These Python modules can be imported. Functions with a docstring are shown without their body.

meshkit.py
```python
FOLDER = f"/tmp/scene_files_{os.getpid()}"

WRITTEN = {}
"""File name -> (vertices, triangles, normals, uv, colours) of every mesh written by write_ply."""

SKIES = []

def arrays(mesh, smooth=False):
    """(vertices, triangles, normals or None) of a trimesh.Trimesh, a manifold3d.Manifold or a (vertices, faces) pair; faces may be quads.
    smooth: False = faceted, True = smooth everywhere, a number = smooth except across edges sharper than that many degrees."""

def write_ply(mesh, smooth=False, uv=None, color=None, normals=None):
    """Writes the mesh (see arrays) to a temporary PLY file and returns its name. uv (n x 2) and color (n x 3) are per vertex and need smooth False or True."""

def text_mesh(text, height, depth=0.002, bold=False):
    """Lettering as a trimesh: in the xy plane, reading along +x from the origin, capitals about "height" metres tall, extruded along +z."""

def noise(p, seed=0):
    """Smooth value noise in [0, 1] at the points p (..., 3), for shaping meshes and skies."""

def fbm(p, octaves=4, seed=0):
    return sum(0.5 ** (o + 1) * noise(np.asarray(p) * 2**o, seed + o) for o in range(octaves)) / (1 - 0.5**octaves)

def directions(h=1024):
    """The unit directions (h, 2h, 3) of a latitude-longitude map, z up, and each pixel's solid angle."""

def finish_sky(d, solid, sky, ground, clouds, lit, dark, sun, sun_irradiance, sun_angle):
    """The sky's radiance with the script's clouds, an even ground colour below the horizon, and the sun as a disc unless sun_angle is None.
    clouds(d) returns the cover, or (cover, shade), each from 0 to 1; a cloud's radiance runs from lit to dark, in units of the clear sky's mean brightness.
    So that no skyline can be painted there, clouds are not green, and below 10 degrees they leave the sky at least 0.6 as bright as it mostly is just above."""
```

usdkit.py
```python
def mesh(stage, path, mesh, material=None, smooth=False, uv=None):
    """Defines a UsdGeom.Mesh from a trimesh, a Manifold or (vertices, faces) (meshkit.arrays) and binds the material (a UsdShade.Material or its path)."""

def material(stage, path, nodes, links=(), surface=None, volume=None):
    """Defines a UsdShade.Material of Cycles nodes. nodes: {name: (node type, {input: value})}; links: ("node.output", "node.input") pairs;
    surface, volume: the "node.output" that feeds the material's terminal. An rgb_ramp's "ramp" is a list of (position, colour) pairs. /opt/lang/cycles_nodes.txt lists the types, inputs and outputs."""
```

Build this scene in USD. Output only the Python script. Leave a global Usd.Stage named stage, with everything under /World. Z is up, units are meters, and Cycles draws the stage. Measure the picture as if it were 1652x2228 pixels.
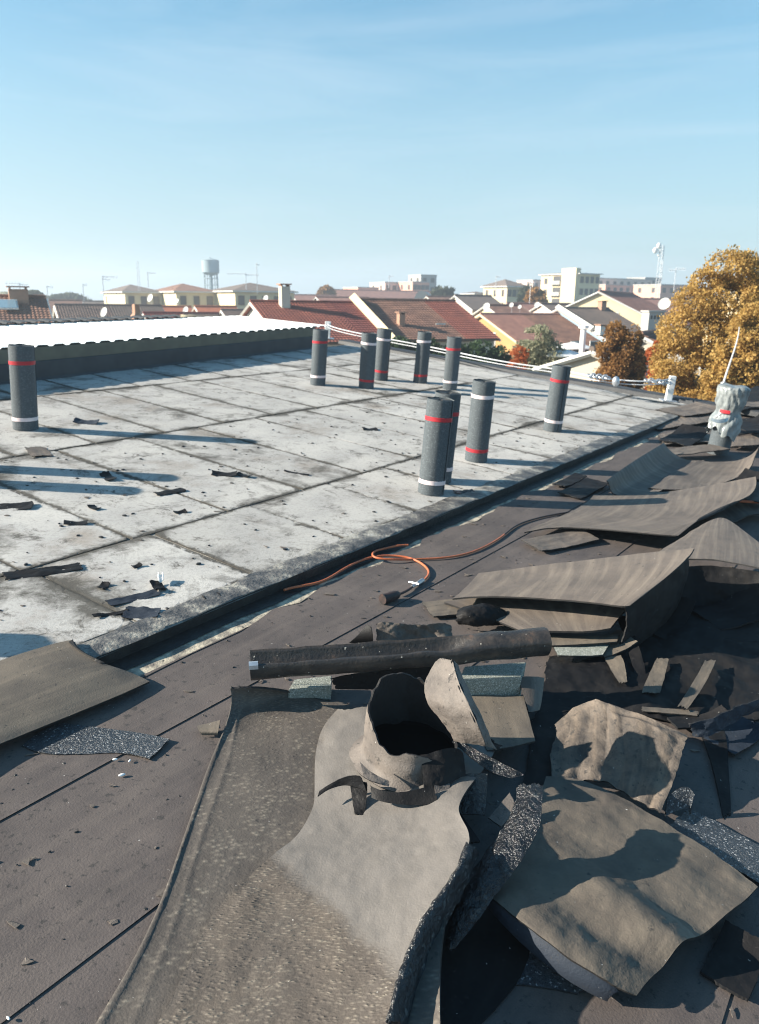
import math, random
import numpy as np, trimesh, usdkit, meshkit
from pxr import Usd, UsdGeom, UsdLux, UsdShade, Gf, Sdf, Vt
from scipy.interpolate import RectBivariateSpline
from scipy.spatial import Delaunay
from shapely.geometry import Polygon, Point, LineString, box as sbox
T_ = Sdf.ValueTypeNames

# ---------------------------------------------------------------- camera, sky, sun, exposure
stage = Usd.Stage.CreateInMemory()
UsdGeom.SetStageUpAxis(stage, UsdGeom.Tokens.z)
UsdGeom.SetStageMetersPerUnit(stage, 1.0)
stage.SetDefaultPrim(UsdGeom.Xform.Define(stage, '/World').GetPrim())
UsdGeom.Scope.Define(stage, '/World/Looks')

FPX, S = 766.0, 1024 / 2228                 # focal length in picture pixels; scale of the layout units
PITCH, ROLL, EYE = math.radians(15.4), math.radians(0.8), 9.0
EXPOSURE, SUN_I, SKY_S = 1.52, 1.25, 0.066
up = np.array([math.sin(ROLL) * math.cos(PITCH), math.cos(ROLL) * math.cos(PITCH), math.sin(PITCH)])
fwd = np.array([0, 0, -1.0]); fwd -= up * (fwd @ up); fwd /= np.linalg.norm(fwd)
A = np.array([np.cross(fwd, up), fwd, up])  # camera axes -> world
EYEP = np.array([0, 0, EYE])
cam = UsdGeom.Camera.Define(stage, '/World/camera')
m = Gf.Matrix4d(1.0)
for i in range(3):
    for j in range(3):
        m[i, j] = float(A[j, i])
m.SetTranslateOnly(Gf.Vec3d(*map(float, EYEP)))
cam.AddTransformOp().Set(m)
cam.CreateHorizontalApertureAttr(24.0); cam.CreateVerticalApertureAttr(24.0 * 1024 / 759)
cam.CreateFocalLengthAttr(24.0 * FPX / 759)
cam.CreateClippingRangeAttr(Gf.Vec2f(0.05, 5000))
cam.CreateExposureAttr(EXPOSURE)
cam.CreateFStopAttr(3.4); cam.CreateFocusDistanceAttr(3.2)

# the flat roof slopes a little to the right: its own frame (u right, v ahead, w off the roof)
nc = np.array([0.0816, 0, 0.3150]); nc[1] = math.sqrt(1 - nc[0]**2 - nc[2]**2)
fc = np.array([0, 0, -1.0]); fc -= nc * (fc @ nc); fc /= np.linalg.norm(fc)
RU, RV, RN = A @ np.cross(fc, nc), A @ fc, A @ nc
HR = 2.3305
RO = EYEP - RN * HR
RM = np.array([RU, RV, RN])
def RW(p):                                   # roof frame -> world
    return RO + np.asarray(p, float) @ RM
def ray(x, y):
    d = np.array([x * S - 759 / 2, -(y * S - 512), -FPX]); return A @ (d / FPX)
def at(x, y, w=0.0):                         # layout point at height w over the roof, in the roof frame
    d = ray(x, y); t = (w - HR) / (d @ RN); P = d * t
    return np.array([P @ RU, P @ RV, w])
def aw(x, y, dist):                          # layout point at a ground distance, in the world
    d = ray(x, y); return EYEP + d * (dist / d[1])
def pix(P):
    c = A.T @ (np.asarray(P, float) - EYEP)
    return np.array([(759 / 2 + FPX * c[0] / -c[2]) / S, (512 - FPX * c[1] / -c[2]) / S])

SUN = -(2.63 * RU + 0.30 * RV - 1.0 * RN); SUN /= np.linalg.norm(SUN)
elev, rot = math.asin(SUN[2]), math.atan2(SUN[0], SUN[1])
dome = UsdLux.DomeLight.Define(stage, '/World/sky')
dome.GetPrim().SetCustomDataByKey('kind', 'structure')
skym = usdkit.material(stage, '/World/Looks/sky', {
    's': ('sky_texture', {'sky_type': 'single_scattering', 'sun_disc': False, 'sun_elevation': elev, 'sun_rotation': rot, 'altitude': 100.0, 'air_density': 1.0, 'aerosol_density': 0.55, 'ozone_density': 1.0}),
    'tc': ('texture_coordinate', {}),
    'mp': ('mapping', {'scale': (1.2, 1.2, 9.0), 'rotation': (0.12, 0.1, 0.5)}),
    'n': ('noise_texture', {'scale': 1.7, 'detail': 6.0, 'roughness': 0.55, 'distortion': 0.6}),
    'r': ('rgb_ramp', {'ramp': [(0, (0, 0, 0)), (0.50, (0, 0, 0)), (0.78, (0.22, 0.22, 0.22)), (1, (0.3, 0.3, 0.3))]}),
    'w': ('mix_color', {'blend_type': 'mix', 'b': (5.2, 5.6, 6.0), 'use_clamp': False}),
    'g': ('mix_color', {'blend_type': 'multiply', 'fac': 1.0, 'b': (0.92, 1.10, 1.03), 'use_clamp': False}),
    'xyz': ('separate_xyz', {}), 'mrz': ('map_range', {'range_type': 'smoothstep', 'from_min': 0.0, 'from_max': 0.48, 'to_min': 0.85, 'to_max': 0.0, 'clamp': True}),
    'veil': ('mix_color', {'b': (3.1, 3.75, 4.25), 'use_clamp': False}),
    'hs': ('hsv', {'saturation': 1.34, 'value': 1.0}),
    'b': ('background_shader', {'strength': SKY_S})},
    [('tc.generated', 'mp.vector'), ('mp.vector', 'n.vector'), ('n.fac', 'r.fac'), ('r.color', 'w.fac'), ('s.color', 'g.a'), ('g.result', 'veil.a'), ('tc.generated', 'xyz.vector'), ('xyz.z', 'mrz.value'), ('mrz.result', 'veil.fac'), ('veil.result', 'w.a'), ('w.result', 'hs.color'), ('hs.color', 'b.color')], surface='b.background')
UsdShade.MaterialBindingAPI.Apply(dome.GetPrim()).Bind(skym)
sun = UsdLux.DistantLight.Define(stage, '/World/sun')
sun.CreateIntensityAttr(SUN_I); sun.CreateAngleAttr(0.5); sun.CreateNormalizeAttr(True); sun.CreateColorAttr(Gf.Vec3f(1.0, 0.92, 0.79))
zs = SUN; xs = np.cross([0, 0, 1.0], zs); xs /= np.linalg.norm(xs); ys = np.cross(zs, xs)
ml = Gf.Matrix4d(1.0)
for i, v in enumerate((xs, ys, zs)):
    for j in range(3):
        ml[i, j] = float(v[j])
sun.AddTransformOp().Set(ml)

# ---------------------------------------------------------------- helpers
used = {}
def numbered(parent, name):
    k = (parent, name); n = used.get(k, 0); used[k] = n + 1
    return f'{parent}/{name}' + (f'_{n:03d}' if n else '')
def tag(p, label=None, cat=None, group=None, kind=None):
    for k, v in (('label', label), ('category', cat), ('group', group), ('kind', kind)):
        if v: p.SetCustomDataByKey(k, v)
    return p
LOC = {}
def thing(name, label, cat, loc=(0, 0, 0), group=None, kind=None):
    x = UsdGeom.Xform.Define(stage, numbered('/World', name)); x.AddTranslateOp().Set(Gf.Vec3d(*map(float, loc)))
    LOC[str(x.GetPath())] = np.asarray(loc, float)
    return tag(x.GetPrim(), label, cat, group, kind)
def struct(name, loc=(0, 0, 0)):
    x = UsdGeom.Xform.Define(stage, '/World/' + name); x.AddTranslateOp().Set(Gf.Vec3d(*map(float, loc)))
    LOC[str(x.GetPath())] = np.asarray(loc, float)
    return tag(x.GetPrim(), kind='structure')
def loc_of(p):
    o = np.zeros(3)
    for q in Sdf.Path(p).GetPrefixes():
        o = o + LOC.get(str(q), 0)
    return o
def put(name, v, f, mat, parent=None, smooth=False, uv=None, prim=None, label=None, cat=None, group=None, kind=None):
    par = '/World' if parent is None else str(parent.GetPath())
    v = np.asarray(v, float) - loc_of(par)
    me = usdkit.mesh(stage, numbered(par, name), trimesh.Trimesh(v, f, process=False), MT[mat] if isinstance(mat, str) else mat, smooth=smooth, uv=uv)
    for k, a in (prim or {}).items():
        UsdGeom.PrimvarsAPI(me).CreatePrimvar(k, T_.FloatArray, 'vertex').Set(Vt.FloatArray.FromNumpy(np.asarray(a, np.float32)))
    return tag(me.GetPrim(), label, cat, group, kind)
def tput(name, tm, mat, parent=None, smooth=30, **k):
    return put(name, np.array(tm.vertices), np.array(tm.faces), mat, parent, smooth=smooth, **k)

# ---------------------------------------------------------------- materials
MT = {}
def mk(name, nodes, links, surface='p.BSDF'):
    MT[name] = usdkit.material(stage, '/World/Looks/' + name, nodes, links, surface=surface)
def plain(name, c1, c2=None, scale=4.0, rough=0.8, bump=0.0, bscale=40.0, spec=0.3, detail=4.0, lo=0.35, hi=0.65, metallic=0.0, random_tone=0.0):
    c2 = c2 or tuple(x * 0.8 for x in c1)
    n = {'tc': ('texture_coordinate', {}), 'n': ('noise_texture', {'scale': scale, 'detail': detail, 'roughness': 0.6}),
         'r': ('rgb_ramp', {'ramp': [(0, c1), (lo, c1), (hi, c2), (1, c2)]}), 'p': ('principled_bsdf', {'roughness': rough, 'specular_ior_level': spec, 'metallic': metallic})}
    l = [('tc.object', 'n.vector'), ('n.fac', 'r.fac'), ('r.color', 'p.base_color')]
    if bump:
        n['n2'] = ('noise_texture', {'scale': bscale, 'detail': 3.0}); n['b'] = ('bump', {'strength': bump, 'distance': 0.01})
        l += [('tc.object', 'n2.vector'), ('n2.fac', 'b.height'), ('b.normal', 'p.normal')]
    if random_tone:
        n['oi'] = ('object_info', {}); n['mr'] = ('map_range', {'to_min': 1 - random_tone, 'to_max': 1 + random_tone})
        n['cc'] = ('combine_color', {}); n['mx'] = ('mix_color', {'blend_type': 'multiply', 'fac': 1.0, 'use_clamp': False})
        l = [x for x in l if x[1] != 'p.base_color'] + [('oi.random', 'mr.value'), ('mr.result', 'cc.r'), ('mr.result', 'cc.g'), ('mr.result', 'cc.b'), ('r.color', 'mx.a'), ('cc.color', 'mx.b'), ('mx.result', 'p.base_color')]
    mk(name, n, l)

def membrane(name, c1, c2, nscale=3.0, fleck=0.37, bumps=0.35, streak=(0.20, 0.17, 0.145), spec=0.35, emboss=0.0, emscale=90.0, paint=None, su=0.9, sv=13.0, rough=0.72, streak_amt=0.5):
    """weathered bitumen felt: brown face with lengthwise streaks, dust and dark flecks; black where the primvar edge is 1."""
    n = {'tc': ('texture_coordinate', {}), 'n': ('noise_texture', {'scale': nscale, 'detail': 6.0, 'roughness': 0.66}),
         'r': ('rgb_ramp', {'ramp': [(0, c1), (0.36, c1), (0.64, c2), (1, c2)]}),
         'mp': ('mapping', {'scale': (su, sv, 1.0)}), 'ns': ('noise_texture', {'scale': 1.0, 'detail': 3.0, 'roughness': 0.55}),
         'rs': ('rgb_ramp', {'ramp': [(0, (0, 0, 0)), (0.46, (0, 0, 0)), (0.80, (streak_amt,) * 3), (1, (streak_amt,) * 3)]}),
         'm1': ('mix_color', {'b': streak}),
         'nf': ('noise_texture', {'scale': 26.0, 'detail': 4.0, 'roughness': 0.7}),
         'rf': ('rgb_ramp', {'ramp': [(0, (0.85,) * 3), (fleck - 0.07, (0.85,) * 3), (fleck, (0, 0, 0)), (1, (0, 0, 0))]}),
         'm2': ('mix_color', {'b': (0.035, 0.032, 0.03)}),
         'nw': ('noise_texture', {'scale': 60.0, 'detail': 2.0}), 'rw': ('rgb_ramp', {'ramp': [(0, (0, 0, 0)), (0.755, (0, 0, 0)), (0.78, (0.8,) * 3), (1, (0.8,) * 3)]}),
         'm3': ('mix_color', {'b': (0.45, 0.43, 0.4)}),
         'ng': ('noise_texture', {'scale': 240.0, 'detail': 2.0}), 'rg': ('rgb_ramp', {'ramp': [(0, (0.78,) * 3), (1, (1.22,) * 3)]}), 'm4': ('mix_color', {'blend_type': 'multiply', 'fac': 1.0, 'use_clamp': False}),
         'at': ('attribute', {'attribute': 'edge'}), 'm5': ('mix_color', {'b': (0.012, 0.012, 0.013)}),
         'nb': ('noise_texture', {'scale': 110.0, 'detail': 3.0}), 'b': ('bump', {'strength': bumps, 'distance': 0.005}),
         'p': ('principled_bsdf', {'roughness': rough, 'specular_ior_level': spec})}
    l = [('tc.object', 'n.vector'), ('n.fac', 'r.fac'), ('tc.UV', 'mp.vector'), ('mp.vector', 'ns.vector'), ('ns.fac', 'rs.fac'), ('rs.color', 'm1.fac'), ('r.color', 'm1.a'),
         ('tc.object', 'nf.vector'), ('nf.fac', 'rf.fac'), ('rf.color', 'm2.fac'), ('m1.result', 'm2.a'),
         ('tc.object', 'nw.vector'), ('nw.fac', 'rw.fac'), ('rw.color', 'm3.fac'), ('m2.result', 'm3.a'),
         ('tc.object', 'ng.vector'), ('ng.fac', 'rg.fac'), ('m3.result', 'm4.a'), ('rg.color', 'm4.b'),
         ('at.fac', 'm5.fac'), ('tc.object', 'nb.vector'), ('nb.fac', 'b.height'), ('b.normal', 'p.normal'), ('m5.result', 'p.base_color')]
    last = 'm4.result'
    if emboss:
        n['mv'] = ('mapping', {'scale': (1.0, 0.45, 1.0)})
        n['v'] = ('voronoi_texture', {'scale': emscale}); n['rv'] = ('rgb_ramp', {'ramp': [(0, (1, 1, 1)), (0.32, (0.25,) * 3), (0.6, (0, 0, 0)), (1, (0, 0, 0))]})
        n['np'] = ('noise_texture', {'scale': 7.0, 'detail': 2.0}); n['rp'] = ('rgb_ramp', {'ramp': [(0, (0, 0, 0)), (0.40, (0, 0, 0)), (0.60, (1, 1, 1)), (1, (1, 1, 1))]})
        n['em'] = ('mix_color', {'blend_type': 'multiply', 'fac': 1.0}); n['ec'] = ('mix_color', {'b': (0.25, 0.215, 0.17)})
        n['es'] = ('math', {'math_type': 'multiply', 'value2': 0.85})
        n['b2'] = ('bump', {'strength': emboss, 'distance': 0.004})
        l += [('tc.UV', 'mv.vector'), ('mv.vector', 'v.vector'), ('v.distance', 'rv.fac'), ('tc.object', 'np.vector'), ('np.fac', 'rp.fac'), ('rv.color', 'em.a'), ('rp.color', 'em.b'),
              ('em.result', 'es.value1'), ('es.value', 'ec.fac'), (last, 'ec.a'), ('rv.color', 'b2.height'), ('b.normal', 'b2.normal'), ('b2.normal', 'p.normal')]
        l = [x for x in l if x != ('b.normal', 'p.normal')]
        last = 'ec.result'
    if paint:
        n['pa'] = ('attribute', {'attribute': 'paint'}); n['pn'] = ('noise_texture', {'scale': 9.0, 'detail': 9.0, 'roughness': 0.75})
        n['pm'] = ('math', {'math_type': 'multiply_add', 'value2': 0.95}); n['pr'] = ('rgb_ramp', {'ramp': [(0, (0, 0, 0)), (0.66, (0, 0, 0)), (1, (1, 1, 1))]})
        n['pc'] = ('rgb_ramp', {'ramp': [(0, paint), (0.40, paint), (0.62, tuple(x * 0.86 for x in paint)), (1, tuple(x * 0.8 for x in paint))]})
        n['pp'] = ('noise_texture', {'scale': 9.0, 'detail': 5.0, 'roughness': 0.7}); n['px'] = ('mix_color', {})
        l += [('pn.fac', 'pm.value1'), ('pa.fac', 'pm.value3'), ('pm.value', 'pr.fac'), ('tc.object', 'pn.vector'), ('tc.object', 'pp.vector'), ('pp.fac', 'pc.fac'), ('pr.color', 'px.fac'), (last, 'px.a'), ('pc.color', 'px.b')]
        last = 'px.result'
        n['pi'] = ('math', {'math_type': 'multiply_add', 'value2': -0.93, 'value3': 0.95}); l += [('pr.color', 'pi.value1'), ('pi.value', 'b2.strength')]
    l.append((last, 'm5.a'))
    mk(name, n, l)

def granule(name, c1, c2, white, scale=190.0, rough=0.3, amount=0.86, bump=1.0, spec=0.6):
    n = {'tc': ('texture_coordinate', {}), 'v': ('voronoi_texture', {'scale': scale}), 's': ('separate_color', {}),
         'r': ('rgb_ramp', {'ramp': [(0, c1), (amount - 0.02, c2), (amount, white), (1, white)]}),
         'nb': ('noise_texture', {'scale': scale * 0.5, 'detail': 4.0, 'roughness': 0.7}), 'b': ('bump', {'strength': bump, 'distance': 0.012}),
         'at': ('attribute', {'attribute': 'edge'}), 'm5': ('mix_color', {'b': (0.01, 0.01, 0.011)}),
         'p': ('principled_bsdf', {'roughness': rough, 'specular_ior_level': spec})}
    mk(name, n, [('tc.object', 'v.vector'), ('v.color', 's.color'), ('s.r', 'r.fac'), ('r.color', 'm5.a'), ('at.fac', 'm5.fac'), ('m5.result', 'p.base_color'), ('tc.object', 'nb.vector'), ('nb.fac', 'b.height'), ('b.normal', 'p.normal')])

membrane('felt_brown', (0.104, 0.085, 0.077), (0.064, 0.053, 0.050), nscale=1.7, fleck=0.41, bumps=0.35, streak=(0.16, 0.13, 0.11), streak_amt=0.35)
membrane('felt_sheet', (0.120, 0.099, 0.084), (0.085, 0.071, 0.062), streak=(0.23, 0.19, 0.15), streak_amt=0.7)
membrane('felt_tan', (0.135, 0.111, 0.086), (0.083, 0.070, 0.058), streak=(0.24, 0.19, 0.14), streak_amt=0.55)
membrane('felt_embossed', (0.094, 0.079, 0.067), (0.066, 0.056, 0.049), emboss=0.45, emscale=60.0, streak_amt=0.2)
membrane('felt_collar', (0.088, 0.071, 0.057), (0.060, 0.050, 0.043), emboss=0.40, emscale=75.0, paint=(0.142, 0.128, 0.116), streak_amt=0.2)
membrane('felt_wavy', (0.128, 0.106, 0.083), (0.072, 0.060, 0.050), streak=(0.22, 0.18, 0.13), streak_amt=0.12)
membrane('felt_grey', (0.150, 0.128, 0.112), (0.085, 0.073, 0.066), nscale=6.0, fleck=0.41, bumps=0.45, streak_amt=0.15)
membrane('felt_dark', (0.008, 0.008, 0.009), (0.015, 0.014, 0.014), streak=(0.04, 0.035, 0.03), streak_amt=0.3, rough=0.6, spec=0.15)  # black felt; its low tone also stands in for deep shade in hollows
membrane('felt_burnt', (0.135, 0.108, 0.086), (0.040, 0.035, 0.032), nscale=5.0, fleck=0.42, bumps=0.5, streak=(0.28, 0.21, 0.15), streak_amt=0.5)
membrane('felt_blue_black', (0.013, 0.020, 0.032), (0.018, 0.024, 0.036), streak=(0.03,0.035,0.045), streak_amt=0.1)  # bluish black felt; also carries the sky shade of the curled edge
granule('bitumen_gloss', (0.006, 0.006, 0.007), (0.016, 0.016, 0.018), (0.05, 0.05, 0.05), scale=70.0, rough=0.2, amount=0.95, spec=0.55, bump=1.8)
granule('slate_granules', (0.016, 0.020, 0.026), (0.045, 0.052, 0.062), (0.24, 0.25, 0.26), scale=150.0, rough=0.3, amount=0.95)
granule('green_granules', (0.14, 0.15, 0.13), (0.30, 0.31, 0.27), (0.45, 0.46, 0.42), scale=230.0, rough=0.7, amount=0.9, bump=0.6, spec=0.3)
granule('roll_slate', (0.058, 0.069, 0.077), (0.080, 0.094, 0.104), (0.11, 0.125, 0.135), scale=110.0, rough=0.75, amount=0.93, bump=0.3, spec=0.25)
plain('tape_red', (0.42, 0.03, 0.04), (0.34, 0.025, 0.035), rough=0.4)
plain('tape_white', (0.62, 0.50, 0.50), (0.7, 0.6, 0.6), rough=0.4)
plain('film', (0.24, 0.26, 0.26), (0.13, 0.145, 0.15), scale=9, rough=0.3, spec=0.6)
plain('white_paint', (0.78, 0.78, 0.76), (0.7, 0.7, 0.68), rough=0.5)
plain('white_sheet', (0.86, 0.86, 0.84), (0.82, 0.82, 0.79), rough=0.5)
plain('shade_black', (0.004, 0.004, 0.0045), (0.007, 0.007, 0.007), rough=0.9, spec=0.05)  # near-black colour for the shade inside the pipe
plain('dish_white', (0.52, 0.52, 0.5), (0.44, 0.44, 0.42), rough=0.5)
plain('galvanised', (0.55, 0.57, 0.6), (0.42, 0.44, 0.47), scale=12, rough=0.35, metallic=0.7)
plain('dark_sheet', (0.09, 0.09, 0.09), (0.06, 0.06, 0.06), rough=0.6)
plain('olive_wall', (0.17, 0.15, 0.11), (0.13, 0.115, 0.09), scale=3, rough=0.9, bump=0.3)
plain('upstand_felt', (0.035, 0.037, 0.042), (0.055, 0.057, 0.06), scale=2.5, rough=0.6, bump=0.4, bscale=30)
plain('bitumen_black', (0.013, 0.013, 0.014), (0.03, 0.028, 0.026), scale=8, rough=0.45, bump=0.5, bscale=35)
plain('orange_rubber', (0.46, 0.13, 0.055), (0.36, 0.10, 0.045), scale=20, rough=0.45)
plain('brass', (0.5, 0.5, 0.52), (0.35, 0.35, 0.36), rough=0.3, metallic=0.8)
plain('black_metal', (0.02, 0.018, 0.018), (0.06, 0.035, 0.03), scale=25, rough=0.5)
plain('cream_screed', (0.44, 0.39, 0.30), (0.16, 0.14, 0.12), scale=11, rough=0.9, bump=0.6, lo=0.40, hi=0.62)
plain('joint_dirt', (0.05, 0.046, 0.04), (0.36, 0.34, 0.31), scale=2.2, rough=0.95, bump=0.8, bscale=60)
# edge flashing of the flat roof: dark bitumen with worn pale patches
mk('rim_felt', {'tc': ('texture_coordinate', {}), 'n': ('noise_texture', {'scale': 5.0, 'detail': 7.0, 'roughness': 0.72}),
    'r': ('rgb_ramp', {'ramp': [(0, (0.02, 0.02, 0.022)), (0.40, (0.045, 0.043, 0.042)), (0.52, (0.12, 0.11, 0.1)), (0.60, (0.27, 0.25, 0.21)), (0.70, (0.40, 0.38, 0.34)), (1, (0.42, 0.4, 0.36))]}),
    'n2': ('noise_texture', {'scale': 45.0, 'detail': 4.0}), 'b': ('bump', {'strength': 0.7, 'distance': 0.012}), 'p': ('principled_bsdf', {'roughness': 0.5, 'specular_ior_level': 0.5})},
   [('tc.object', 'n.vector'), ('n.fac', 'r.fac'), ('r.color', 'p.base_color'), ('tc.object', 'n2.vector'), ('n2.fac', 'b.height'), ('b.normal', 'p.normal')])
# pale weathered roofing panels: dirt gathers along the primvar edge
mk('panel_pale', {'tc': ('texture_coordinate', {}), 'at': ('attribute', {'attribute': 'edge'}), 'oi': ('object_info', {}),
    'n': ('noise_texture', {'scale': 1.1, 'detail': 5.0, 'roughness': 0.6}), 'r': ('rgb_ramp', {'ramp': [(0, (0.475, 0.457, 0.428)), (0.42, (0.445, 0.425, 0.395)), (0.56, (0.38, 0.365, 0.345)), (0.68, (0.29, 0.26, 0.23)), (1, (0.24, 0.21, 0.18))]}),
    'nd': ('noise_texture', {'scale': 2.6, 'detail': 9.0, 'roughness': 0.76, 'distortion': 0.4}), 'ma': ('math', {'math_type': 'multiply_add', 'value2': 0.80}),
    'rd': ('rgb_ramp', {'ramp': [(0, (0, 0, 0)), (0.447, (0, 0, 0)), (0.52, (0.42,) * 3), (0.60, (0.88,) * 3), (1, (1, 1, 1))]}), 'md': ('mix_color', {'b': (0.055, 0.05, 0.042)}),
    'ns': ('noise_texture', {'scale': 38.0, 'detail': 4.0, 'roughness': 0.75}), 'rs': ('rgb_ramp', {'ramp': [(0, (0.72,) * 3), (0.30, (0.72,) * 3), (0.5, (1, 1, 1)), (1, (1.08,) * 3)]}), 'ms': ('mix_color', {'blend_type': 'multiply', 'fac': 1.0, 'use_clamp': False}),
    'nz': ('noise_texture', {'scale': 3.6, 'detail': 10.0, 'roughness': 0.82, 'distortion': 0.5}), 'rz': ('rgb_ramp', {'ramp': [(0, (0.85,) * 3), (0.372, (0.85,) * 3), (0.415, (0.35,) * 3), (0.455, (0, 0, 0)), (1, (0, 0, 0))]}), 'mz': ('mix_color', {'b': (0.07, 0.063, 0.055)}),
    'mr': ('map_range', {'to_min': 0.88, 'to_max': 1.06}), 'cc': ('combine_color', {}), 'mt': ('mix_color', {'blend_type': 'multiply', 'fac': 1.0, 'use_clamp': False}),
    'nb': ('noise_texture', {'scale': 85.0, 'detail': 4.0, 'roughness': 0.7}), 'b': ('bump', {'strength': 0.5, 'distance': 0.006}), 'p': ('principled_bsdf', {'roughness': 0.9, 'specular_ior_level': 0.2})},
   [('tc.object', 'n.vector'), ('n.fac', 'r.fac'), ('tc.object', 'nd.vector'), ('nd.fac', 'ma.value1'), ('at.fac', 'ma.value3'), ('ma.value', 'rd.fac'), ('rd.color', 'md.fac'), ('r.color', 'ms.a'),
    ('tc.object', 'ns.vector'), ('ns.fac', 'rs.fac'), ('rs.color', 'ms.b'), ('ms.result', 'mt.a'), ('oi.random', 'mr.value'), ('mr.result', 'cc.r'), ('mr.result', 'cc.g'), ('mr.result', 'cc.b'), ('cc.color', 'mt.b'),
    ('tc.object', 'nz.vector'), ('nz.fac', 'rz.fac'), ('rz.color', 'mz.fac'), ('mt.result', 'mz.a'), ('mz.result', 'md.a'), ('md.result', 'p.base_color'),
    ('tc.object', 'nb.vector'), ('nb.fac', 'b.height'), ('b.normal', 'p.normal')])
# gutter: bitumen-black sheet iron, rust, splashes
mk('gutter_iron', {'tc': ('texture_coordinate', {}), 'n': ('noise_texture', {'scale': 9.0, 'detail': 6.0, 'roughness': 0.7}),
    'r': ('rgb_ramp', {'ramp': [(0, (0.014, 0.013, 0.013)), (0.45, (0.022, 0.020, 0.019)), (0.60, (0.042, 0.035, 0.030)), (0.72, (0.085, 0.055, 0.04)), (1, (0.11, 0.085, 0.07))]}),
    'v': ('noise_texture', {'scale': 42.0, 'detail': 2.0}), 'rv': ('rgb_ramp', {'ramp': [(0, (0, 0, 0)), (0.72, (0, 0, 0)), (0.75, (1, 1, 1)), (1, (1, 1, 1))]}), 'mv': ('mix_color', {'b': (0.5, 0.46, 0.4)}),
    'n2': ('noise_texture', {'scale': 60.0, 'detail': 3.0}), 'b': ('bump', {'strength': 0.5, 'distance': 0.006}), 'p': ('principled_bsdf', {'roughness': 0.42, 'specular_ior_level': 0.5})},
   [('tc.object', 'n.vector'), ('n.fac', 'r.fac'), ('tc.object', 'v.vector'), ('v.fac', 'rv.fac'), ('rv.color', 'mv.fac'), ('r.color', 'mv.a'), ('mv.result', 'p.base_color'), ('tc.object', 'n2.vector'), ('n2.fac', 'b.height'), ('b.normal', 'p.normal')])
# town
for nme, c1, c2 in (('tile_red', (0.245, 0.08, 0.055), (0.18, 0.062, 0.048)), ('tile_maroon', (0.19, 0.055, 0.045), (0.145, 0.045, 0.04)), ('tile_brown', (0.25, 0.135, 0.095), (0.155, 0.085, 0.065)),
                    ('tile_orange', (0.40, 0.13, 0.065), (0.31, 0.105, 0.06)), ('tile_grey_brown', (0.115, 0.085, 0.075), (0.17, 0.12, 0.10)), ('tile_dusty', (0.33, 0.17, 0.13), (0.24, 0.12, 0.095)), ('slate_brown', (0.13, 0.105, 0.092), (0.17, 0.13, 0.11))):
    plain(nme, c1, c2, scale=1.2, rough=0.85, detail=8.0)
for nme, c in (('wall_yellow', (0.56, 0.47, 0.31)), ('wall_white', (0.78, 0.75, 0.70)), ('wall_cream', (0.62, 0.51, 0.33)), ('wall_orange', (0.40, 0.225, 0.095)), ('wall_pink', (0.62, 0.33, 0.25)), ('wall_grey', (0.36, 0.35, 0.33)),
               ('wall_stone', (0.50, 0.45, 0.37)), ('wall_blue', (0.22, 0.30, 0.36)), ('wall_rose', (0.60, 0.46, 0.39)), ('tank_steel', (0.27, 0.34, 0.37)), ('chimney_brick', (0.34, 0.20, 0.14))):
    plain(nme, c, tuple(x * 0.93 for x in c), scale=0.5, rough=0.9, detail=6.0)
plain('trim_white', (0.60, 0.58, 0.54), (0.52, 0.5, 0.46), rough=0.7)
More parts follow.
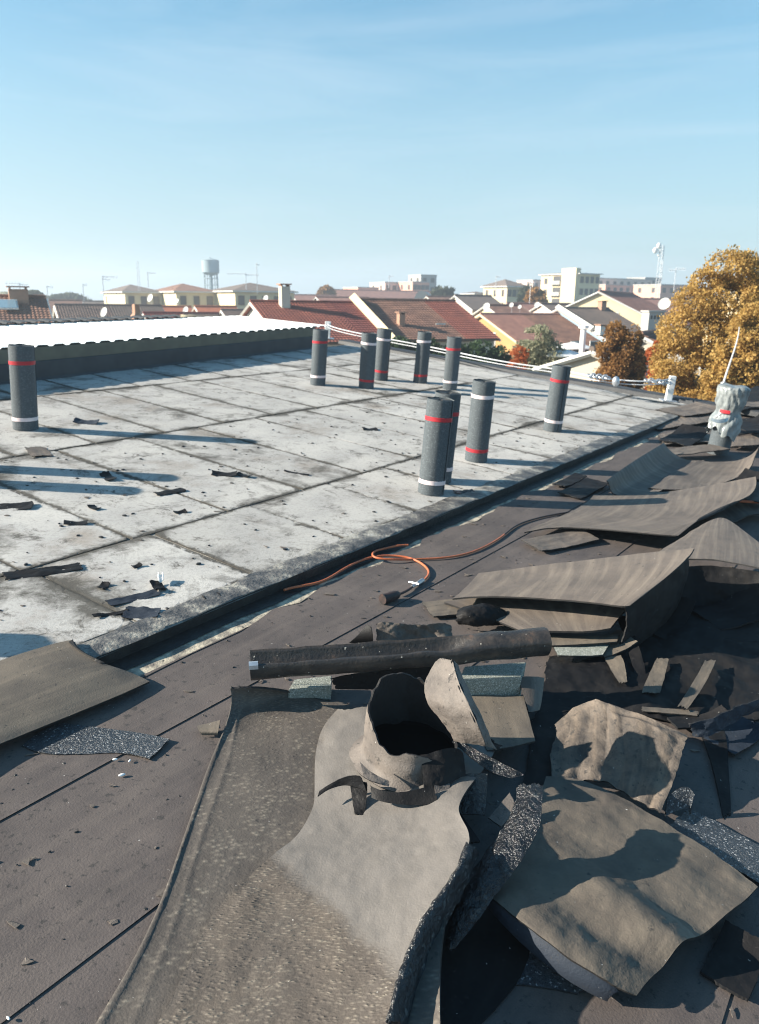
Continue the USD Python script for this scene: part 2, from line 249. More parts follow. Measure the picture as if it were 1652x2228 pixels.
plain('wood_brown', (0.12, 0.07, 0.045), (0.08, 0.05, 0.035), rough=0.8)
plain('window_dark', (0.05, 0.05, 0.052), (0.09, 0.08, 0.075), rough=0.25, spec=0.5)
plain('shutter', (0.20, 0.14, 0.09), (0.16, 0.11, 0.08), rough=0.7)
plain('mast_steel', (0.55, 0.56, 0.58), (0.45, 0.46, 0.48), rough=0.5)
plain('town_ground', (0.11, 0.105, 0.09), (0.07, 0.08, 0.05), scale=0.08, rough=0.95)
plain('bark', (0.10, 0.075, 0.055), (0.06, 0.045, 0.035), scale=6, rough=0.95)
plain('sky_glass', (0.18, 0.28, 0.34), (0.2, 0.3, 0.36), rough=0.15, spec=0.6)
def leafmat(name, ca, cb):
    mk(name, {'at': ('attribute', {'attribute': 'tone'}), 'r': ('rgb_ramp', {'ramp': [(0, ca), (1, cb)]}), 'd': ('principled_bsdf', {'roughness': 0.6, 'specular_ior_level': 0.25}),
              't': ('translucent_bsdf', {}), 'm': ('mix_closure', {'fac': 0.48})},
       [('at.fac', 'r.fac'), ('r.color', 'd.base_color'), ('r.color', 't.color'), ('d.BSDF', 'm.closure1'), ('t.BSDF', 'm.closure2')], surface='m.closure')
leafmat('leaf_gold', (0.33, 0.20, 0.06), (0.58, 0.39, 0.125))
leafmat('leaf_rust', (0.17, 0.085, 0.03), (0.40, 0.22, 0.075))
leafmat('leaf_orange', (0.30, 0.07, 0.02), (0.5, 0.15, 0.045))
leafmat('leaf_green', (0.022, 0.045, 0.02), (0.06, 0.10, 0.04))
leafmat('leaf_greygreen', (0.20, 0.205, 0.125), (0.38, 0.37, 0.25))
leafmat('leaf_dark', (0.04, 0.05, 0.03), (0.09, 0.10, 0.06))

# ---------------------------------------------------------------- geometry helpers
def boxm(c, d, axes=None):
    b = trimesh.creation.box(d)
    v = b.vertices if axes is None else b.vertices @ np.asarray(axes)
    return trimesh.Trimesh(v + np.asarray(c, float), b.faces, process=False)
def bevbox(d, r=0.004):
    import manifold3d as mf
    c = [mf.Manifold.sphere(r, 8).translate([sx * (d[0] / 2 - r), sy * (d[1] / 2 - r), sz * (d[2] / 2 - r)]) for sx in (-1, 1) for sy in (-1, 1) for sz in (-1, 1)]
    h = mf.Manifold.batch_hull(c).to_mesh()
    return trimesh.Trimesh(h.vert_properties[:, :3], h.tri_verts, process=False)
cat_ = trimesh.util.concatenate
def tube(pts, r, sides=8, caps=True):
    p = np.asarray(pts, float); n = len(p)
    r = np.broadcast_to(np.asarray(r, float), (n,))
    t = np.gradient(p, axis=0); t /= np.linalg.norm(t, axis=1, keepdims=True) + 1e-12
    ref = np.array([0, 0, 1.0]) if abs(t[:, 2]).mean() < 0.8 else np.array([1.0, 0, 0])
    a = np.cross(t, ref); a /= np.linalg.norm(a, axis=1, keepdims=True) + 1e-12; b = np.cross(t, a)
    g = np.arange(sides) * 2 * np.pi / sides
    v = p[:, None] + r[:, None, None] * (np.cos(g)[None, :, None] * a[:, None] + np.sin(g)[None, :, None] * b[:, None])
    i, j = np.meshgrid(np.arange(n - 1), np.arange(sides), indexing='ij')
    q = np.stack([i * sides + j, i * sides + (j + 1) % sides, (i + 1) * sides + (j + 1) % sides, (i + 1) * sides + j], -1).reshape(-1, 4)
    f = np.vstack([q[:, [0, 2, 1]], q[:, [0, 3, 2]]]); v = v.reshape(-1, 3)
    if caps:
        v = np.vstack([v, p[0], p[-1]]); c0, c1 = len(v) - 2, len(v) - 1
        k = np.arange(sides); k2 = (k + 1) % sides; e = (n - 1) * sides
        f = np.vstack([f, np.stack([np.full(sides, c0), k, k2], 1), np.stack([np.full(sides, c1), e + k2, e + k], 1)])
    return trimesh.Trimesh(v, f, process=False)
def spline(pts, n):
    from scipy.interpolate import CubicSpline
    p = np.asarray(pts, float); d = np.r_[0, np.cumsum(np.linalg.norm(np.diff(p, axis=0), axis=1))]
    return CubicSpline(d, p)(np.linspace(0, d[-1], n))
def lathe(prof, n=32):
    return trimesh.creation.revolve(np.asarray(prof, float), sections=n)

def grid_faces(a, b, flip=False):
    i, j = np.meshgrid(np.arange(a - 1), np.arange(b - 1), indexing='ij')
    q = np.stack([i * b + j, (i + 1) * b + j, (i + 1) * b + j + 1, i * b + j + 1], -1).reshape(-1, 4)
    f = np.vstack([q[:, [0, 1, 2]], q[:, [0, 2, 3]]])
    return f[:, ::-1] if flip else f
def surf(ctrl, na, nb, jag=0.0, seed=0, bend=3):
    """spline surface through control points (a, b, 3); the rim is torn by jag (a fraction of the size)."""
    c = np.asarray(ctrl, float); a, b = c.shape[:2]
    x, y = np.linspace(0, 1, a), np.linspace(0, 1, b)
    s, t = np.meshgrid(np.linspace(0, 1, na), np.linspace(0, 1, nb), indexing='ij')
    if jag:
        def nz(z, k):
            q = np.stack([z * 7.3, np.full_like(z, k * 9.1 + seed), np.full_like(z, 0.5)], -1)
            q2 = q * np.array([4.1, 1, 1]) + 3.3
            q3 = q * np.array([11.0, 1, 1]) + 7.1
            return (meshkit.noise(q, seed) * 0.62 + meshkit.noise(q2, seed + 1) * 0.25 + meshkit.noise(q3, seed + 2) * 0.13) * jag
        s0, s1, t0, t1 = nz(t, 1), 1 - nz(t, 2), nz(s, 3), 1 - nz(s, 4)
        s, t = s0 + s * (s1 - s0), t0 + t * (t1 - t0)
    out = np.stack([RectBivariateSpline(x, y, c[..., k], kx=min(bend if np.isscalar(bend) else bend[0], a - 1), ky=min(bend if np.isscalar(bend) else bend[1], b - 1)).ev(s, t) for k in range(c.shape[2])], -1)
    return out
def solid(P, thick, uvlen=None):
    """closes a surface grid (na, nb, 3) into a sheet with thickness; returns v, f, uv, edge"""
    na, nb = P.shape[:2]
    du, dv = np.gradient(P, axis=0), np.gradient(P, axis=1)
    n = np.cross(du, dv); n /= np.linalg.norm(n, axis=2, keepdims=True) + 1e-12
    flip = (n.reshape(-1, 3) @ RN).mean() < 0
    if flip: n = -n
    Q = P - n * thick
    la, lb = np.linalg.norm(np.diff(P, axis=0), axis=2).sum(0).mean(), np.linalg.norm(np.diff(P, axis=1), axis=2).sum(1).mean()
    s, t = np.meshgrid(np.linspace(0, la, na), np.linspace(0, lb, nb), indexing='ij')
    uv = np.stack([s, t], -1).reshape(-1, 2)
    top, bot = P.reshape(-1, 3), Q.reshape(-1, 3); N = na * nb
    f = [grid_faces(na, nb, flip), grid_faces(na, nb, not flip) + N]
    idx = np.arange(N).reshape(na, nb)
    rim = np.r_[idx[:, 0], idx[-1, 1:], idx[-2::-1, -1], idx[0, -2:0:-1]]
    k = len(rim); o = 2 * N; r = np.arange(k); r2 = (r + 1) % k
    side = np.vstack([np.stack([o + r, o + r2, o + k + r2], 1), np.stack([o + r, o + k + r2, o + k + r], 1)])
    f.append(side[:, ::-1] if not flip else side)
    v = np.vstack([top, bot, top[rim], bot[rim]])
    uvs = np.vstack([uv, uv, uv[rim], uv[rim]])
    edge = np.r_[np.zeros(N), np.full(N, 0.95), np.full(k, 0.85), np.ones(k)]
    return v, np.vstack(f), uvs, edge
def felt(name, ctrl, mat='felt_sheet', parent=None, thick=0.007, n=(36, 36), jag=0.03, wrinkle=0.006, wscale=5.0, seed=1, paint=None, extra=None, bend=3, px=True, swap=False, **k):
    """a felt sheet from control points: layout x, layout y, height over the roof (px) or roof-frame points"""
    c = np.asarray(ctrl, float); n = (max(n[0], 14) * 3 // 2, max(n[1], 14) * 3 // 2)
    R = np.array([[at(q[0], q[1], q[2] - (STEP - 0.055)) for q in row] for row in c]) if px else c
    P = surf(R, *n, jag=jag, seed=seed, bend=bend)
    hz = meshkit.fbm(P * wscale, 4, seed) - 0.5
    nn_ = np.cross(np.gradient(P, axis=0), np.gradient(P, axis=1)); nn_ /= np.linalg.norm(nn_, axis=2, keepdims=True) + 1e-12
    P = P + nn_ * (hz * wrinkle * 2)[..., None]
    if extra is not None:
        s, t = np.meshgrid(np.linspace(0, 1, n[0]), np.linspace(0, 1, n[1]), indexing='ij')
        P[..., 2] += extra(s, t)
    v, f, uv, edge = solid(RW(P), thick)
    if swap: uv = uv[:, ::-1].copy()
    prim = {'edge': edge}
    if paint is not None:
        px_ = np.array([pix(q) for q in v]); poly = Polygon(paint)
        ins = np.array([(1 if poly.contains(Point(*q)) else -1) * poly.exterior.distance(Point(*q)) for q in px_])
        prim['paint'] = np.clip(0.5 + ins / 120.0, 0, 1)
    return put(name, v, f, mat, parent, smooth=True, uv=uv, prim=prim, **k)
def fthing(name, label, cat, ctrl, mat='felt_sheet', group=None, **k):
    return felt(name, ctrl, mat, None, label=label, cat=cat, group=group, **k)

# ---------------------------------------------------------------- ground and the two roof levels
g = 2500.0
put('ground', [[-g, -g, 0], [g, -g, 0], [g, g, 0], [-g, g, 0]], [[0, 1, 2], [0, 2, 3]], 'town_ground', kind='structure')

E0, E1 = at(235, 1420), at(1490, 900)
ed = (E1 - E0)[:2]; ed /= np.linalg.norm(ed)                     # along the step
en = np.array([-ed[1], ed[0]])                                    # away from the step, over the pale roof
def pq(p, q, w=0.0):
    xy = E0[:2] + ed * p + en * q; return np.array([xy[0], xy[1], w])
def to_pq(x):
    d = np.asarray(x)[..., :2] - E0[:2]; return np.stack([d @ ed, d @ en], -1)
UL0, UL1 = at(0, 836), at(690, 757)                               # inner foot of the left upstand
ud = (UL1 - UL0)[:2]; ud /= np.linalg.norm(ud); un = np.array([-ud[1], ud[0]])
F0, F1 = at(711, 742), at(1480, 876)                              # far kerb
fd = (F1 - F0)[:2]; fd /= np.linalg.norm(fd)
def isect(p, d, q, e):
    t = np.linalg.solve(np.array([d, -e]).T, q - p); return p + d * t[0]
cornL = isect(UL0[:2], ud, F0[:2], fd)
cornR = isect(E0[:2], ed, F0[:2], fd)
back = np.array([-6.2, -3.0])
upper = Polygon([tuple(pq(-5.5, 0)[:2]), tuple(cornR), tuple(cornL), tuple(UL0[:2] - ud * 12), tuple(UL0[:2] - ud * 12 + np.array([1.0, -2.0]))])
upper = upper.convex_hull
STEP = 0.072
roof = struct('flat_roof', RW([0, 8, 0]))
def flat_mesh(poly, w, z0=None):
    pts = np.array(poly.exterior.coords)[:-1]
    t = Delaunay(pts).simplices
    v = np.c_[pts, np.full(len(pts), w)]
    tri = v[t]; s = np.cross(tri[:, 1] - tri[:, 0], tri[:, 2] - tri[:, 0])[:, 2] < 0
    t[s] = t[s][:, ::-1]
    return v, t
v, f = flat_mesh(upper, -0.012)
put('joint_bed', RW(v), f, 'joint_dirt', roof)
# building below
allp = Polygon(list(upper.exterior.coords)).union(Polygon([tuple(pq(-5.5, 0.05)[:2]), tuple(pq(-5.5, -9)[:2]), tuple((cornR + fd * 9)), tuple(cornR + en * 0.05)])).convex_hull
pts = np.array(allp.exterior.coords)[:-1]
if not allp.exterior.is_ccw: pts = pts[::-1]
n_ = len(pts); topw = RW(np.c_[pts, np.full(n_, -0.16)]); botw = topw.copy(); botw[:, 2] = 0
k_ = np.arange(n_); k2 = (k_ + 1) % n_
put('building_wall', np.vstack([topw, botw]), np.vstack([np.stack([k_, k_ + n_, k2 + n_], 1), np.stack([k_, k2 + n_, k2], 1)]), 'wall_stone', roof)
# pale panels
rng = np.random.default_rng(7)
rows = [0.19, 1.40, 4.15, 6.9, 9.6, 12.4]
upin = upper.buffer(-0.01)
def panel(poly, seed):
    ring = poly.exterior
    L = ring.length; n = max(24, int(L / 0.09))
    b = np.array([ring.interpolate(i / n, True).coords[0] for i in range(n)])
    c = b.mean(0)
    ns = meshkit.noise(np.c_[b * 6, np.full(n, seed)], seed) - 0.5
    ns2 = meshkit.noise(np.c_[b * 21, np.full(n, seed)], seed + 5) - 0.5
    dirn = (c - b) / np.linalg.norm(c - b, axis=1, keepdims=True)
    b = b + dirn * (0.006 + ns * 0.035 + ns2 * 0.022)[:, None]
    P, D, W = [b], [np.full(n, .30)], [np.zeros(n)]
    for dist, val in ((0.013, 0.13), (0.05, 0.055), (0.14, 0.03), (0.3, 0.01)):
        r = poly.buffer(-dist)
        if r.is_empty or r.geom_type != 'Polygon': break
        m_ = max(12, int(r.exterior.length / (0.06 + dist)))
        q = np.array([r.exterior.interpolate(i / m_, True).coords[0] for i in range(m_)])
        P.append(q); D.append(np.full(m_, val)); W.append(np.zeros(m_))
    # a coarse inner grid
    x0, y0, x1, y1 = poly.bounds; r = poly.buffer(-0.36)
    if not r.is_empty:
        gx = [(x, y) for x in np.arange(x0, x1, 0.25) for y in np.arange(y0, y1, 0.25) if r.contains(Point(x, y))]
        if gx: P.append(np.array(gx)); D.append(np.full(len(gx), 0.0)); W.append(np.zeros(len(gx)))
    pts, D = np.vstack(P), np.concatenate(D)
    big = meshkit.noise(np.c_[pts * 0.9, np.full(len(pts), 2.0)], 11); mid = meshkit.noise(np.c_[pts * 2.7, np.full(len(pts), 5.0)], 12)
    E_ = D.copy()
    D = D * (0.35 + 1.5 * big * (0.5 + mid)) + 0.10 * np.clip(mid - 0.62, 0, 1) * 3.0 * (big > 0.4)
    qn = to_pq(pts)[:, 1]
    for row_ in rows[1:-1]:
        D = D + 0.16 * np.clip(1 - np.abs(qn - row_) / 0.11, 0, 1) * np.clip(mid * 1.6 - 0.25, 0, 1)
    w = 0.004 * (meshkit.noise(np.c_[pts * 2.2, np.full(len(pts), seed)], 3) - 0.5) - 0.003 * (E_ > 0.28)
    t = Delaunay(pts).simplices
    v = np.c_[pts, w]; s = np.cross(v[t][:, 1] - v[t][:, 0], v[t][:, 2] - v[t][:, 0])[:, 2]
    t = t[np.abs(s) > 1e-9]; s = s[np.abs(s) > 1e-9]; t[s < 0] = t[s < 0][:, ::-1]
    k = np.arange(n); kk = (k + 1) % n; o = len(v)
    v = np.vstack([v, v[:n] - [0, 0, 0.011]])
    f = np.vstack([t, np.stack([k, k + o, kk + o], 1), np.stack([k, kk + o, kk], 1)])
    return v, f, np.r_[D, np.ones(n)]
npan = 0
for r in range(len(rows) - 1):
    p = -4.0 + (0.0, 0.37, 0.1, 0.62, 0.3)[r]
    while p < 16:
        wd = rng.uniform(0.92, 1.08) * (1.12 if r == 0 else 1.0)
        quad = Polygon([tuple(pq(*c)[:2]) for c in ((p, rows[r] + 0.008), (p + wd - 0.012, rows[r] + 0.008), (p + wd - 0.012 + rng.uniform(-.03, .03), rows[r + 1] - 0.008), (p + rng.uniform(-.02, .02), rows[r + 1] - 0.008))])
        p += wd
        c = quad.intersection(upin)
        if c.is_empty or c.geom_type != 'Polygon' or c.area < 0.08: continue
        v, f, D = panel(c.convex_hull, npan + 1); npan += 1
        put('roofing_panel', RW(v), f, 'panel_pale', roof, prim={'edge': D})
# the edge strip (flashing) and the step
nr = 150
ps = np.linspace(-4.2, np.dot(cornR - E0[:2], ed), nr)
prof = [(0.22, 0.006), (0.17, 0.012), (0.09, 0.010), (0.012, 0.006), (0.0, -0.002)]
V = np.array([[pq(p, q + (meshkit.noise([p * 5, i * 1.7, 0]) - .5) * (0.07 if i == 0 else 0.02), w + (meshkit.noise([p * 9, i * 2.1, 3]) - .5) * 0.012 * (i > 0)) for i, (q, w) in enumerate(prof)] for p in ps])
put('edge_flashing', RW(V.reshape(-1, 3)), grid_faces(nr, len(prof), True), 'rim_felt', roof, smooth=True)
V2 = np.array([[V[i, -1], V[i, -1] - [0, 0, .012], pq(p, 0.004, -STEP * .6), pq(p, 0.006, -STEP - 0.03)] for i, p in enumerate(ps)])
put('step_face', RW(V2.reshape(-1, 3)), grid_faces(nr, 4, True), 'bitumen_black', roof, smooth=30)
# far kerb
kv = []
for s in np.linspace(-0.3, np.linalg.norm(cornR - cornL) + 7.0, 60):
    b = cornL + fd * s; fnn = np.array([-fd[1], fd[0]])
    if fnn[1] < 0: fnn = -fnn
    for o, h in ((-0.02, -0.01), (0.0, 0.07), (0.03, 0.09), (0.32, 0.09), (0.36, 0.07), (0.36, -0.4)):
        kv.append([*(b + fnn * o), h + 0.012 * (meshkit.noise([s * 3, h * 50, 0]) - .5)])
put('kerb', RW(np.array(kv)), grid_faces(60, 6, False), 'upstand_felt', roof, smooth=30)

plen = np.dot(cornR - E0[:2], ed)
# lower brown roof, laid in strips of felt along the step
low = struct('lower_roof', RW([0, 4, -STEP]))
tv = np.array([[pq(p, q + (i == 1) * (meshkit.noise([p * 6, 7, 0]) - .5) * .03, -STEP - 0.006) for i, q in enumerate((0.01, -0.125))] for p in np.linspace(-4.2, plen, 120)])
put('tar_strip', RW(tv.reshape(-1, 3)), grid_faces(120, 2, True), 'bitumen_black', low)  # black strip puts the shadow of the step into the floor colour
lp = np.array([pq(-4.5, 0.02, -STEP - 0.012), pq(-4.5, -9, -STEP - 0.012), np.r_[cornR + fd * 9, -STEP - 0.012], np.r_[cornR + en * 0.02, -STEP - 0.012]])
put('screed', RW(lp), [[0, 1, 2], [0, 2, 3]], 'cream_screed', low)
edges = [-0.20, -0.70, -1.55, -2.45, -3.4, -4.35, -5.3, -6.3, -7.3]
plen = np.dot(cornR - E0[:2], ed)
for i in range(len(edges) - 1):
    q0, q1 = edges[i], edges[i + 1] - 0.07
    na, nb = 110, 14
    P = np.zeros((na, nb, 3))
    for a, p in enumerate(np.linspace(-4.3, plen + 4.0 - 0.35 * i, na)):
        for b, t in enumerate(np.linspace(0, 1, nb)):
            q = q0 + (q1 - q0) * t
            if b == 0: q += (meshkit.noise([p * 4.0, i, 0]) - 0.5) * (0.16 if i == 0 else 0.03)
            P[a, b] = pq(p, q, -STEP + 0.006 * t - 0.001 + 0.006 * (meshkit.noise([p * 1.6, q * 1.6, 4]) - .5))
    v, f, uv, e = solid(RW(P), 0.005)
    put('felt_strip', v, f, 'felt_brown', low, smooth=True, uv=uv, prim={'edge': e})

# ---------------------------------------------------------------- left upstand and corrugated shed roof
uw = thing('parapet_wall', 'low dark felt-covered parapet along the left side of the pale roof', 'parapet', RW([*UL0[:2], 0]))
def along_up(s, o, w): return np.array([*(UL0[:2] + ud * s + un * o), w])
sL, sR = -7.5, np.dot(UL1[:2] - UL0[:2], ud)
na = 80; V = []
for s in np.linspace(sL, sR, na):
    for o, w in ((-0.03, -0.01), (0.03, 0.03), (0.045, 0.27), (0.06, 0.285), (0.16, 0.285)):
        V.append(along_up(s, o + 0.012 * (meshkit.noise([s * 2, w * 9, 1]) - .5), w))
V = np.array(V)
put('felt_upstand', RW(V), grid_faces(na, 5, False), 'upstand_felt', uw, smooth=40)
c0, c1 = along_up(sL, 0.16, 0), along_up(sR, 0.16, 0)
q_ = RW(np.array([along_up(s, o, w) for s in (sL, sR) for o in (0.10, 0.34) for w in (-0.3, 0.50)]))
put('coping_wall', q_, np.array([[0, 4, 5], [0, 5, 1], [2, 3, 7], [2, 7, 6], [1, 5, 7], [1, 7, 3], [0, 1, 3], [0, 3, 2], [4, 6, 7], [4, 7, 5]]), 'olive_wall', uw)
sh = thing('corrugated_shed_roof', 'long white corrugated sheet roof beyond the dark left parapet', 'shed roof', RW(along_up(0, 1.6, 0.5)))
def rib(s, period=0.33):
    x = (s / period) % 1.0
    return 0.028 * np.clip(min(x, 1 - x) * 8 - 0.8, 0, 1)
def corr(s0, s1, o0, o1, w0, w1, period, no, mat, name, parent, base=0.0):
    ss = []
    for k in range(int((s1 - s0) / period) + 1):
        for x in (0.0, 0.10, 0.225, 0.5, 0.775, 0.90): ss.append(s0 + (k + x) * period)
    ss = np.array([x for x in ss if x <= s1])
    P = np.array([[along_up(s, o, w0 + (w1 - w0) * t + rib(s - s0, period) + base) for t, o in zip(np.linspace(0, 1, no), np.linspace(o0, o1, no))] for s in ss])
    v, f, uv, e = solid(RW(P), 0.006)
    put(name, v, f, mat, parent, smooth=25)
def solve_w(o, s, ytar):
    lo, hi = -1.0, 1.6
    for _ in range(40):
        mid = (lo + hi) / 2
        if pix(RW(along_up(s, o, mid)))[1] > ytar: lo = mid
        else: hi = mid
    return (lo + hi) / 2
wn, wf = 0.505, solve_w(3.0, 1.0, 717)
corr(sL, sR + 0.6, 0.12, 3.05, wn, wf, 0.33, 4, 'white_sheet', 'white_sheeting', sh)
corr(sL, sR - 1.6, 2.98, 3.3, wf + 0.05, wf + 0.06, 0.33, 3, 'dark_sheet', 'ridge_sheeting', sh)
q_ = RW(np.array([along_up(s, o, w) for s in (sL, sR + 0.55) for o in (0.45, 3.5) for w in (-3.0, wn - 0.08)]))
put('shed_wall', q_, np.array([[0, 4, 5], [0, 5, 1], [2, 3, 7], [2, 7, 6], [0, 1, 3], [0, 3, 2], [4, 6, 7], [4, 7, 5]]), 'olive_wall', sh)

# ---------------------------------------------------------------- rolls of roofing felt
def spin(yaw, lean=0.0, ld=0.0):
    c, s = math.cos(yaw), math.sin(yaw)
    Rz = np.array([[c, -s, 0], [s, c, 0], [0, 0, 1]])
    a = np.array([math.cos(ld), math.sin(ld), 0])
    K = np.array([[0, -a[2], a[1]], [a[2], 0, -a[0]], [-a[1], a[0], 0]])
    Rl = np.eye(3) + math.sin(lean) * K + (1 - math.cos(lean)) * K @ K
    return Rl @ Rz
RR = 0.140
def roll_parts(root, red=0.80, white=0.13, lap=0.03, seed=0):
    n = 72; th = np.linspace(0, 2 * np.pi, n + 1)
    rad = RR * (1.0 + lap * np.clip(1 - th / 0.5, 0, 1) - 0.012 * th / (2 * np.pi))
    zs = [0.0, 0.004, 0.02, 0.25, 0.5, 0.75, 0.98, 0.996, 1.0]
    V = []
    for z in zs:
        k = 0.994 if z in (0.0, 1.0) else 1.0
        for i in range(n + 1):
            r = rad[i] * k * (1 + 0.02 * math.cos(2 * th[i] + seed)) + 0.005 * (meshkit.noise([math.cos(th[i]) * 3, math.sin(th[i]) * 3 + seed, z * 5]) - .5)
            zz = z + (0.014 * (meshkit.noise([math.cos(th[i]) * 3, math.sin(th[i]) * 3, seed]) - .5) if z > 0.9 else 0)
            V.append([r * math.cos(th[i]), r * math.sin(th[i]), zz])
    V = np.array(V)
    p = str(root.GetPath())
    usdkit.mesh(stage, p + '/roll_body', trimesh.Trimesh(V, grid_faces(len(zs), n + 1, True), process=False), MT['roll_slate'], smooth=True)
    # wound end: a spiral of plies, seen from above
    turns = 9; m_ = 48 * turns; a = np.linspace(0, 2 * np.pi * turns, m_)
    r1 = 0.035 + (RR * 0.985 - 0.035) * a / a[-1]; pitch = (RR - 0.035) / turns
    prof = [(0, -0.012), (0.15, 0.0), (0.8, 0.0), (0.95, -0.012)]
    S_ = np.array([[[(r - pitch * (1 - x)) * math.cos(t), (r - pitch * (1 - x)) * math.sin(t), 0.992 + z] for x, z in prof] for r, t in zip(r1, a)])
    usdkit.mesh(stage, p + '/wound_end', trimesh.Trimesh(S_.reshape(-1, 3), grid_faces(m_, 4, True), process=False), MT['bitumen_black'], smooth=40)
    for nm, z, mt in (('red_tape', red, 'tape_red'), ('white_tape', white, 'tape_white')):
        t = lathe([(RR * 1.000, z - 0.022), (RR * 1.020, z - 0.020), (RR * 1.020, z + 0.020), (RR * 1.000, z + 0.022)], 48)
        ang = np.arctan2(t.vertices[:, 1], t.vertices[:, 0]); t.vertices[:, :2] *= (1 + 0.02 * np.cos(2 * ang + seed) + lap * np.clip(1 - (ang % (2 * np.pi)) / 0.5, 0, 1))[:, None]; t.vertices[:, 2] += 0.007 * np.cos(ang + seed)
        usdkit.mesh(stage, p + '/' + nm, t, MT[mt], smooth=40)
UsdGeom.Scope.Define(stage, '/World/Looks')
protos = {}
for key, (a, b, lap, sd) in {'upright': (0.80, 0.13, .035, 1), 'flipped': (0.15, 0.82, .03, 2), 'upright_loose': (0.78, 0.16, .07, 3), 'flipped_loose': (0.18, 0.80, .06, 4)}.items():
    c = stage.CreateClassPrim('/World/class_roll_' + key); c.SetTypeName('Xform')
    roll_parts(c, a, b, lap, sd); protos[key] = c
GROLL = 'rolls of roofing felt standing on the pale roof'
def place_roll(px, py, label, key='upright', yaw=0.0, lean=0.0, ld=0.0, uvp=None):
    p = np.array(uvp) if uvp is not None else at(px, py)
    if uvp is None: p = p + [0, RR * 0.75, 0]
    path = numbered('/World', 'felt_roll')
    x = UsdGeom.Xform.Define(stage, path)
    M = spin(yaw, lean, ld)
    axes = (M.T) @ RM
    mm = Gf.Matrix4d(1.0); w = RW([p[0], p[1], 0.001])
    for i in range(3):
        for j in range(3): mm[i, j] = float(axes[i, j])
    mm.SetTranslateOnly(Gf.Vec3d(*map(float, w)))
    x.AddTransformOp().Set(mm)
    pr = x.GetPrim(); pr.GetReferences().AddInternalReference(protos[key].GetPath()); pr.SetInstanceable(True)
    tag(pr, label, 'roofing roll', GROLL)
for i, (x, y, key, lab) in enumerate((
    (47, 937, 'upright', 'grey slate roofing roll alone at the far left in front of the white corrugated roof'),
    (690, 839, 'upright', 'grey roofing roll standing next to the right end of the dark parapet'),
    (796, 846, 'flipped', 'grey roofing roll with low red tape, nearer of the two close together'),
    (827, 828, 'flipped', 'grey roofing roll with low red tape, farther of the two close together'),
    (914, 834, 'flipped', 'grey roofing roll with white tape high up, standing in front of the yellow gable verge'),
    (979, 849, 'upright', 'grey roofing roll with red tape high up in front of the dark green hedge'),
    (938, 1078, 'upright', 'nearest grey roofing roll, standing close to the roof step with red tape near its top'),
    (955, 1052, 'upright', 'grey roofing roll almost hidden right behind the nearest roll'),
    (1037, 1006, 'flipped', 'grey roofing roll with red tape near its foot, second nearest to the roof step'),
    (1204, 940, 'upright', 'grey roofing roll standing apart to the right before the brown autumn tree'))):
    place_roll(x, y, lab, key + ('_loose' if i % 2 else ''), yaw=i * 1.9 + .6, lean=0.018 * ((i % 3) - 1), ld=i * 2.1)
shadow_v = np.array([2.63, 0.30])
for j, (tip, lab) in enumerate(((at(360, 1040), 'grey roofing roll just outside the left edge, casting the longer shadow'), (at(276, 1068), 'grey roofing roll just outside the left edge, casting the shorter shadow'), (at(58, 1405), 'grey roofing roll outside the left edge beside the near corner of the pale roof'))):
    b = tip[:2] - shadow_v
    place_roll(0, 0, lab, 'upright', yaw=j, uvp=(b[0], b[1]))

# roll under crumpled plastic film, on the lower roof at the right
wb = at(1566, 990, -STEP) + [0, 0.1, 0]
wr = thing('film_wrapped_roll', 'roofing roll half wrapped in crumpled grey plastic film at the right edge', 'roofing roll', RW(wb))
th = np.linspace(0, 2 * np.pi, 73)
ctr = lambda z: np.array([wb[0] + 0.03 * z, wb[1], -STEP + z])
def ringmesh(zs, rf):
    V = np.array([[ctr(z) + [rf(t, z) * math.cos(t), rf(t, z) * math.sin(t), 0] for t in th] for z in zs])
    return RW(V.reshape(-1, 3)), grid_faces(len(zs), len(th), True)
HW = 0.98
v, f = ringmesh(np.linspace(0, HW, 12), lambda t, z: 0.158); put('roll_body', v, f, 'roll_slate', wr, smooth=True)
def cape(t, z):
    pinch = math.exp(-((z - 0.66) / 0.08) ** 2)
    g = abs(math.sin(5.5 * t + 2.2 * math.sin(3 * z * 3 + t))) + 0.6 * abs(math.sin(13 * t + 5 * z)) + 0.7 * meshkit.noise([math.cos(t) * 6, math.sin(t) * 6, z * 10])
    flare = 0.02 * max(0, (0.62 - z) / 0.28)
    return 0.172 + 0.026 * g * (1 - 0.7 * pinch) + flare - 0.012 * pinch + 0.012 * (z > 0.92)
V = []
zz = np.linspace(0.34, HW + 0.03, 26)
for z in zz:
    for t in th:
        dz = (0.07 * math.sin(2 * t + 1) + 0.04 * math.sin(7 * t)) * max(0, (0.60 - z) / 0.26)
        V.append(ctr(z + dz) + [cape(t, z) * math.cos(t), cape(t, z) * math.sin(t), 0])
for r in (0.85, 0.5, 0.0):
    for t in th:
        q = cape(t, HW) * r; V.append(ctr(HW + 0.05 + 0.012 * math.sin(4 * t) * r) + [q * math.cos(t), q * math.sin(t), 0])
put('plastic_film', RW(np.array(V)), grid_faces(len(zz) + 3, len(th), True), 'film', wr, smooth=True)
tt = th[(th > 3.7) & (th < 4.5)]
V = np.array([[ctr(z) + [0.212 * math.cos(t), 0.212 * math.sin(t), 0] for t in tt] for z in (0.64, 0.69)])
put('red_tape', RW(V.reshape(-1, 3)), grid_faces(2, len(tt), True), 'tape_red', wr)
tt = np.linspace(4.15, 4.5, 6)
V = np.array([[ctr(z) + [0.170 * math.cos(t), 0.170 * math.sin(t), 0] for t in tt] for z in (0.30, 0.42)])
put('paper_label', RW(V.reshape(-1, 3)), grid_faces(2, len(tt), True), 'white_paint', wr)
